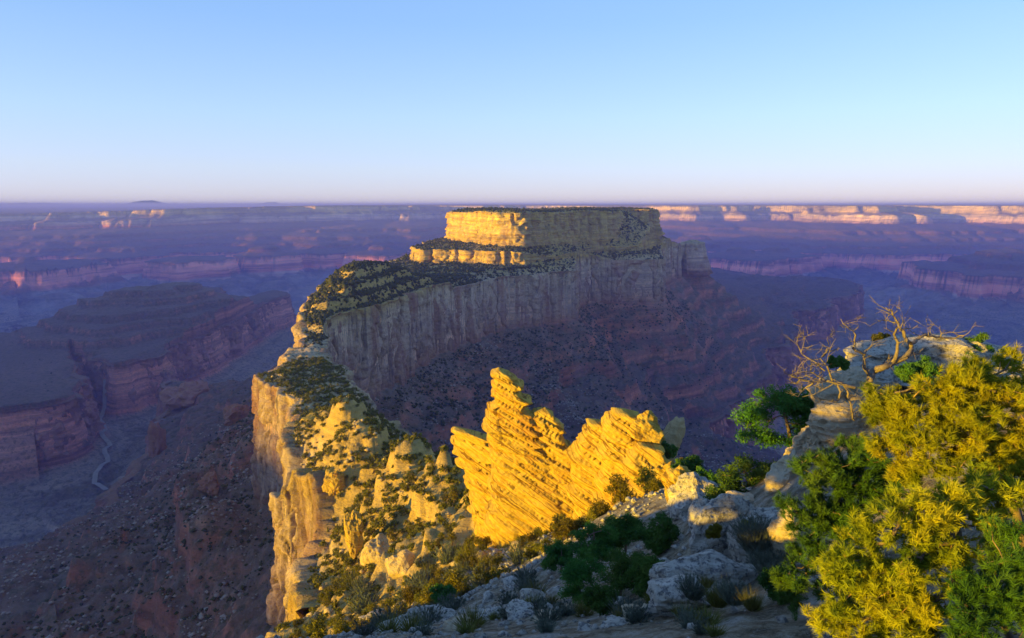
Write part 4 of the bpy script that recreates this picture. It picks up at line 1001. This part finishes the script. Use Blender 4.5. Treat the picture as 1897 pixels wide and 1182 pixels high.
for i, (nm, px, py, D, r, lab, mt) in enumerate((
    ('juniper', 1100, 1005, 30, 52, 'dark juniper with rounded crown in front of the broad pinnacle', M_dark),
    ('juniper', 1160, 985, 33, 48, 'dark juniper behind the others at the foot of the broad pinnacle', M_dark),
    ('juniper', 1218, 985, 27, 46, 'grey green dark juniper just left of the large rounded boulder', M_dark),
    ('juniper', 1150, 1060, 25, 56, 'bright green juniper in the middle of the shaded clump', M_dark),
    ('juniper', 1075, 1075, 24, 50, 'dark juniper at the bottom edge, lower left of the shaded clump', M_dark),
    ('juniper', 1200, 1065, 23, 44, 'low dark juniper beside the long rock slab', M_dark),
    ('juniper', 1040, 1030, 38, 34, 'small dark juniper at the left end of the shaded clump', M_dark),
    ('juniper', 1112, 1110, 20, 36, 'small bright juniper at the very bottom below the shaded clump', M_dark),
    ('juniper', 1275, 870, 66, 30, 'dark green juniper on the drop right of the broad pinnacle', M_dark),
    ('juniper', 1300, 885, 54, 26, 'green juniper lower on the drop right of the broad pinnacle', M_dark),
    ('juniper', 1232, 832, 100, 24, 'dark juniper between the broad pinnacle and the pale dome', M_dark),
    ('juniper', 1268, 862, 70, 16, 'yellow lit juniper tuft right of the broad pinnacle', M_leaf),
    ('juniper', 1185, 778, 98, 9, 'tiny yellow shrub on top of the broad pinnacle', M_leaf),
    ('juniper', 1700, 690, 26, 34, 'dark green shrub on the pale ledge behind the golden pine', M_dark),
    ('juniper', 1790, 650, 30, 40, 'wide olive shrub on the pale ledge near the right edge', M_dark),
    ('juniper', 1628, 634, 31, 22, 'low yellow green shrub on top of the pale ledge', M_leaf),
    ('juniper', 1550, 672, 27.5, 18, 'small green shrub behind the lit dead branches', M_dark),
    ('juniper', 1390, 975, 19.5, 20, 'small olive bush on the pale rocks above the grey green bush', M_leaf),
    ('juniper', 1322, 985, 19.2, 16, 'small moss green shrub growing on the large rounded boulder', M_leaf),
    ('juniper', 820, 1100, 66, 22, 'green juniper at the bottom edge below the golden slope', M_dark),
    ('juniper', 1450, 1075, 12, 44, 'leafy green bush at the bottom below the dark pine', M_dark))):
    rs = np.random.RandomState(500 + i)
    hit = ground_hit(px, py + r * .95) if r > 20 and 'pinnacle' not in lab and 'ledge' not in lab else None
    if hit is not None and .5 * D < hit[1] < 2.0 * D: D = float(hit[1])
    c = P3(px, py, D); r_ = r * D / F
    b = [c - np.array([0, 0, r_ * 1.05]), c - np.array([0, 0, r_ * .3]), c + np.array([0, 0, r_ * .4])]
    bl = []
    for k in range(11):
        d = rs.randn(3); d /= np.linalg.norm(d); q = c + d * r_ * .62 * np.array([1, .8, .75]); s_ = r_ * (.34 + .26 * rs.rand()); bl.append((q[0], q[1], q[2], s_, s_, s_ * .9))
    leafy('juniper', lab, b, bl, int(min(12000, 3500 + r * 210)), max(.035, .0021 * D), 600 + i, mt, r0=.006 * r_, ntw=70, cat='juniper', step=r_ * .25)

# ------------------------------------------------------------------ dead tree and dead branches, limb by limb
def limbs_from_pixels(lines, D, ox, oy, sc, rs):
    out = []
    for w0, w1, dd, pts in lines:
        n = len(pts)
        w0 *= .68; w1 *= .7
        P = np.array([P3(ox + x / sc, oy + y / sc, D + dd * (i / max(n - 1, 1)) + .12 * rs.randn() * (i > 0)) for i, (x, y) in enumerate(pts)])
        P = resample3(P, .12) ; m = len(P); P[1:-1] += rs.randn(m - 2, 3) * .018
        out.append((P, np.linspace(w0, w1, m)))
    return out
def dead(name, label, lines, D, seed, mat, twigs, root):
    rs = np.random.RandomState(seed); o = tag(empty(name), label, 'dead tree'); base = P3(1400 + root[0] / 3.94, 560 + root[1] / 3.94, D); o.location = base
    L = limbs_from_pixels(lines, D, 1400, 560, 3.94, rs); tw = []
    for P, R in L:
        m = len(P)
        for _ in range(int(twigs * m / 10)):
            i = rs.randint(int(m * .3), m); d = rs.randn(3); d[2] = abs(d[2]) * .8; d /= np.linalg.norm(d); ln = .18 + .5 * rs.rand()
            q = P[i] + d * ln * np.linspace(0, 1, 6)[:, None] + np.cumsum(rs.randn(6, 3) * .02, 0); q[0] = P[i]
            tw.append((q, np.linspace(min(.013, R[i] * .6), .004, 6)))
            for _ in range(2):
                k = rs.randint(2, 5); e = d + rs.randn(3) * .8; e /= np.linalg.norm(e)
                tw.append((q[k] + e * ln * .5 * np.linspace(0, 1, 4)[:, None], np.linspace(.007, .003, 4)))
    v, f = join([tube(p - base, r, 7) for p, r in L]); link('limbs', np_mesh('limbs', v, f, mat, True), o)
    v, f = join([tube(p - base, r, 4) for p, r in tw]); link('twigs', np_mesh('twigs', v, f, mat), o)
    return o
dead('dead_tree', 'gnarled grey dead tree with twisted bare limbs in front of the pale ledge', [
    (.17, .13, 0, [(800, 640), (830, 570), (850, 500), (930, 475), (1000, 440), (1100, 395)]), (.12, .05, .4, [(1100, 395), (1140, 340), (1130, 300), (1090, 250), (1065, 200), (1040, 150)]), (.05, .015, .2, [(1040, 150), (1010, 100), (990, 60), (950, 38)]),
    (.09, .04, -.3, [(1000, 440), (1020, 380), (1045, 300), (1015, 240), (1030, 190)]), (.08, .03, .6, [(1130, 300), (1180, 265), (1250, 240), (1330, 255), (1430, 265), (1520, 243)]), (.03, .012, 0, [(1350, 250), (1352, 210), (1345, 172)]), (.02, .008, 0, [(1262, 240), (1262, 190)]),
    (.09, .05, -.4, [(830, 540), (800, 480), (790, 450), (795, 380), (750, 360), (710, 330)]), (.045, .012, -.3, [(725, 300), (712, 210), (660, 180), (620, 120)]), (.02, .008, 0, [(712, 210), (745, 175)]), (.035, .012, .2, [(795, 380), (840, 330), (850, 310)]), (.04, .012, 0, [(710, 330), (720, 290), (690, 285)]),
    (.03, .01, -.2, [(1040, 150), (960, 130), (880, 140), (840, 170)]), (.025, .008, .2, [(1065, 200), (1100, 188), (1118, 190)]), (.02, .008, 0, [(1060, 180), (1085, 140), (1070, 110)]), (.02, .008, 0, [(1010, 85), (1035, 60), (1028, 30)]), (.05, .02, .5, [(1100, 395), (1180, 370), (1230, 375)]), (.03, .01, 0, [(1000, 215), (950, 190), (935, 185)])], 20.0, 701, M_dead, 5, (800, 640))
dead('dead_branches', 'bare orange lit dead branches sprawling over the rock edge, left of the grey dead tree', [
    (.08, .05, 0, [(720, 620), (600, 590), (500, 570)]), (.05, .015, -.4, [(500, 570), (400, 590), (330, 560), (215, 520)]), (.04, .012, .3, [(500, 570), (450, 540), (400, 500), (310, 520)]), (.05, .02, .2, [(560, 580), (510, 450), (470, 400), (540, 350), (600, 350)]),
    (.035, .012, 0, [(505, 500), (400, 420), (330, 370), (300, 310), (310, 240)]), (.02, .008, 0, [(330, 370), (360, 300), (350, 240)]), (.025, .008, 0, [(480, 400), (530, 300), (525, 250)]), (.05, .015, -.2, [(600, 590), (620, 650), (600, 710), (540, 745)]), (.04, .012, .1, [(420, 590), (350, 640), (310, 690)]),
    (.03, .01, 0, [(330, 560), (280, 600), (230, 580)]), (.03, .01, 0, [(300, 540), (250, 560)]), (.035, .01, 0, [(400, 500), (395, 440), (440, 470)]), (.03, .01, 0, [(560, 600), (450, 660), (340, 690)]), (.05, .03, 0, [(640, 600), (700, 760), (720, 860)])], 19.0, 702, M_dead, 8, (720, 620))

# ------------------------------------------------------------------ sage, grass tufts and loose stones in front
def tuft(name, px, py, D, rpx, seed, mat, label, cat, n=420, up=1.2, group=None, w=.006):
    rs = np.random.RandomState(seed); c = P3(px, py, D); r_ = rpx * D / F; o = empty(name); o.location = c - np.array([0, 0, r_]); tag(o, label, cat, group)
    a = rs.rand(n) * 6.28; q = rs.rand(n) ** .5
    root = np.stack([np.cos(a) * q * r_ * .5, np.sin(a) * q * r_ * .5, np.zeros(n)], 1)
    d = np.stack([np.cos(a) * q * .8, np.sin(a) * q * .8, np.full(n, up)], 1) + rs.randn(n, 3) * .25; d /= np.linalg.norm(d, axis=1)[:, None]
    L = (r_ * 2.0 * (.5 + .6 * rs.rand(n)))[:, None]; s = np.cross(d, rs.randn(n, 3)); s /= np.linalg.norm(s, axis=1)[:, None]
    V = np.stack([root - s * w, root + s * w, root + d * L], 1).reshape(-1, 3)
    link('blades', np_mesh('blades', V, np.arange(3 * n).reshape(-1, 3), mat), o)
    if mat is M_sage:
        k = rs.choice(n, n // 2); C = (root + d * L * .75)[k]; v, f = needles(rs, C, d[k], 10, r_ * .2, w * 1.1); link('leaves', np_mesh('leaves', v, f, mat), o)
    return o
tuft('sage_bush', 1400, 985, 17.5, 40, 801, M_sage, 'tall grey green bush right of the pale boulders', 'bush', 900)
tuft('sage_bush', 1425, 1040, 16.5, 32, 802, M_sage, 'grey bush below the tall grey green one', 'bush', 700)
tuft('sage_bush', 1285, 1085, 15.5, 26, 803, M_sage, 'dark grey bush on the low slab at the bottom', 'bush', 500)
tuft('sage_bush', 1360, 1095, 14.0, 26, 804, M_sage, 'grey green bush at the bottom beside the yellow grass', 'bush', 500)
tuft('grass_tuft', 1330, 1098, 14.5, 26, 805, M_grass, 'yellow green grass tuft at the bottom below the long slab', 'grass tuft', 500)
tuft('grass_tuft', 1210, 1105, 17.5, 18, 806, M_grass, 'green grass tuft at the bottom beside the junipers', 'grass tuft', 360)
tuft('grass_tuft', 1310, 1075, 15.2, 13, 807, M_grass, 'small golden grass tuft on the long slab', 'grass tuft', 260)
tuft('grass_tuft', 1395, 1110, 12.5, 22, 808, M_grass, 'yellow flowering tuft at the bottom left of the dark pine', 'grass tuft', 360)
x, y, rs = sprinkle(15000, 9, 110, 640, 1480, 39)
z = height(x, y); P = np.stack([x, y, z], 1); sz = (.03 + .22 * rs.rand(len(P)) ** 4) * (.6 + y / 60)
merged('stones', [tiny(90 + i, .18, .7) for i in range(5)], P, sz, rs.rand(len(P)) * 6.28, M_pale, 'small pale stones strewn over the shaded viewpoint ground', 'stones')

# unseen trees added left of the viewpoint to shade the boulders and pale ledge
for i, (tx, ty, hh) in enumerate(((-25, 0.5, 5.2), (-26, 3.0, 7.0), (-25, 5.6, 7.6), (-27, 8.2, 7.8), (-24, 10.6, 7.0))):
    zg = float(near_detail(np.array([float(tx)]), np.array([float(ty)]))[0]); rs = np.random.RandomState(900 + i)
    bl = [(tx + .9 * rs.randn() * .8, ty + .9 * rs.randn() * .8, zg + hh * (.35 + .6 * rs.rand()), 1.0, 1.0, .9) for _ in range(14)]
    leafy('pinyon_pine', ('first', 'second', 'third', 'fourth', 'fifth')[i] + ' added shade pine from the camera, standing left of the viewpoint outside the picture', [np.array([tx, ty, zg - .2]), np.array([tx + .1, ty, zg + hh * .5]), np.array([tx, ty + .1, zg + hh * .85])], bl, 7000, .17, 910 + i, M_dark, r0=.014, ntw=50, cat='pine tree')
rs = np.random.RandomState(78); nb = 0
for i in range(320):
    px = 640 + 700 * rs.rand(); pyy = 1030 + 150 * rs.rand()
    if px > 1000 and pyy < 1085: continue
    h = ground_hit(px, pyy)
    if h is None or h[1] > 200 or nb >= 75: continue
    nb += 1; rr = 10 + 17 * rs.rand()
    dark_ = rs.rand() < .5
    szw = 'big' if rr > 22 else 'little' if rr < 14 else 'middling'; wh = ('far left of' if px < 800 else 'left of' if px < 1000 else 'among' if px < 1200 else 'right of')
    lab = szw + (' grey sage clump' if not dark_ else ' tawny scrub clump') + ' on shaded ground ' + wh + ' the junipers' + (', very bottom' if pyy > 1120 else '')
    tuft('sage_bush', px, pyy - rr * .8, float(h[1]), rr, 1000 + i, M_sage if not dark_ else M_grass, lab, 'bush', 200, .8, lab.replace(' clump', ' clumps'), w=.0007 * float(h[1]))

words = ('first', 'second', 'third', 'fourth', 'fifth', 'sixth', 'seventh', 'eighth', 'ninth')
for i, (px, pyy, w_) in enumerate(((790, 1120, 30), (845, 1100, 46), (905, 1112, 34), (950, 1088, 40), (985, 1120, 56), (1030, 1100, 34), (1225, 1052, 40), (1150, 1128, 50), (1385, 1072, 60))):
    h = ground_hit(px, pyy)
    if h is not None: boulder(px, pyy - w_ * .12, float(h[1]), w_, w_ * .6, 350 + i, words[i] + ' from the left among the small pale rocks lying along the bottom edge', M_pale, sub=3, rz=i * .7, rough_=.13, group='small pale rocks along the bottom edge')

rs = np.random.RandomState(88)
for i in range(12):
    px = 690 + 54 * i + 20 * rs.rand(); pyy = 1125 + 50 * rs.rand(); h = ground_hit(px, pyy); w_ = 50 + 70 * rs.rand()
    if h is not None and h[1] < 150: boulder(px, pyy, float(h[1]), w_, w_ * .32, 370 + i, ('first', 'second', 'third', 'fourth', 'fifth', 'sixth', 'seventh', 'eighth', 'ninth', 'tenth', 'eleventh', 'twelfth')[i] + ' from the left among the flat pale stones at the very bottom', M_pale if i % 3 else M_tan, name='flat_boulder', sub=4, rz=rs.rand() * 3, rough_=.14, cuts=10, group='flat pale stones at the very bottom', bed=3)
# ------------------------------------------------------------------ dry wash on the canyon floor, and mountains on the horizon
m, nt, b = new_mat('pale wash gravel'); T = NT(nt); Pn = T.pos().outputs['Position']
T.l(T.ramp(T.noise(Pn, .05, 4), [(.3, (.24, .19, .15)), (.7, (.34, .28, .22))]), b.inputs['Base Color'])
wp = [at_z(px, py, -890.0) for px, py in ((205, 815), (190, 830), (200, 850), (196, 862), (207, 878), (200, 892), (206, 905), (190, 920), (176, 930), (186, 938), (200, 946))]
wp = np.array(wp)[:, :2]; wp = resample(wp, 25.0, closed=False)
wp[:, 0] += 10 * n2(wp[:, 1] / 60, wp[:, 1] * 0, 3)
tn = np.gradient(wp, axis=0); tn /= np.linalg.norm(tn, axis=1)[:, None]; nn_ = np.stack([-tn[:, 1], tn[:, 0]], 1)
cols_ = np.linspace(-7, 7, 4)
W3 = wp[:, None] + nn_[:, None] * cols_[None, :, None]
Zw = height(W3[..., 0], W3[..., 1]); Zw = np.maximum(Zw, Zw.max(1, keepdims=True)) + 5.0
tag(link('dry_wash', np_mesh('dry_wash', np.concatenate([W3, Zw[..., None]], -1), grid_faces(*Zw.shape), m, True)), 'thin pale dry wash winding over the dark canyon floor at left', kind='structure')
m, nt, b = new_mat('distant mountain'); b.inputs['Base Color'].default_value = (.10, .12, .15, 1)
for k, (px, wpx, hpx, lab) in enumerate(((292, 60, 9, 'small blue mountain with a rounded peak on the horizon at left'), (90, 150, 5, 'low long blue mountain on the horizon at the far left'), (515, 40, 6, 'tiny blue mountain on the horizon, middle left'))):
    D = 60000.0; c = (px - CX) / F / CP * D; w_ = wpx / F * D; h_ = hpx / F * D * 1.0
    gx, gy = np.meshgrid(np.linspace(-1, 1, 60), np.linspace(-1, 1, 16), indexing='ij')
    zz = np.maximum(1 - np.abs(gx) ** 1.2 - .6 * gy ** 2, 0) ** 1.3 * (.8 + .35 * n2(gx * 3 + k * 7, gy * 2, 3)) * h_
    tag(link('mountain', np_mesh('mountain', np.stack([c + gx * w_ * .75, D + gy * 3000, zz - 30], -1), grid_faces(60, 16), m, True)), lab, kind='structure')
# ------------------------------------------------------------------ the rest of the plateau round the camera, and an unseen east rim shaped to cast shade
def ring(th0, th1, nth, rows):
    th = np.radians(np.linspace(th0, th1, nth))
    return np.sin(th)[:, None] * rows[None, :], np.cos(th)[:, None] * rows[None, :]
rows = np.concatenate([[0.3, 1.2, 2.2], geom(3, 400, 90), geom(430, 9000, 70)])
X, Y = ring(36.5, 323.5, 240, rows)
Z = height(X, Y)
toward = X * to_sun.x / math.cos(SUN_EL) + Y * to_sun.y / math.cos(SUN_EL)
EAST_Z = -56.0  # unseen rim's height, set so its shadow crosses the ridge cliffs
e = toward - 6000 - 500 * billow(X / 1500, Y / 1500, 3, 131)
ez = np.interp(e, [-2500, -900, -860, -100, -60, 200], [-1200, -700, -560, -300, EAST_Z, EAST_Z])
Z = np.maximum(Z, np.where(e > -2500, ez, -5000))
Z = np.where(Z < -1400, -1150, Z)
me = np_mesh('plateau', np.stack([X, Y, Z], -1), grid_faces(*X.shape), M_mid, True)
tag(link('plateau', me), 'plateau round and behind the viewpoint, with an unseen rim shaped to cast shade', kind='structure')
# ------------------------------------------------------------------ haze
bm = bmesh.new(); bmesh.ops.create_cube(bm, size=1.0)
me = bpy.data.meshes.new('haze'); bm.to_mesh(me); bm.free()
hz = link('haze', me); hz.scale = (64000, 150000, 1560); hz.location = (0, 60000, -1500 + 780)
tag(hz, 'blue violet air between the near ridge and the far canyon wall', 'haze', kind='stuff')
hm = bpy.data.materials.new('haze'); hm.use_nodes = True; nt = hm.node_tree
nt.nodes.remove(nt.nodes['Principled BSDF'])
pv = nt.nodes.new('ShaderNodeVolumePrincipled'); pv.inputs['Density'].default_value = HAZE_D
pv.inputs['Color'].default_value = (*HAZE_C, 1); pv.inputs['Anisotropy'].default_value = 0.0
nt.links.new(pv.outputs[0], nt.nodes['Material Output'].inputs['Volume'])
me.materials.append(hm)
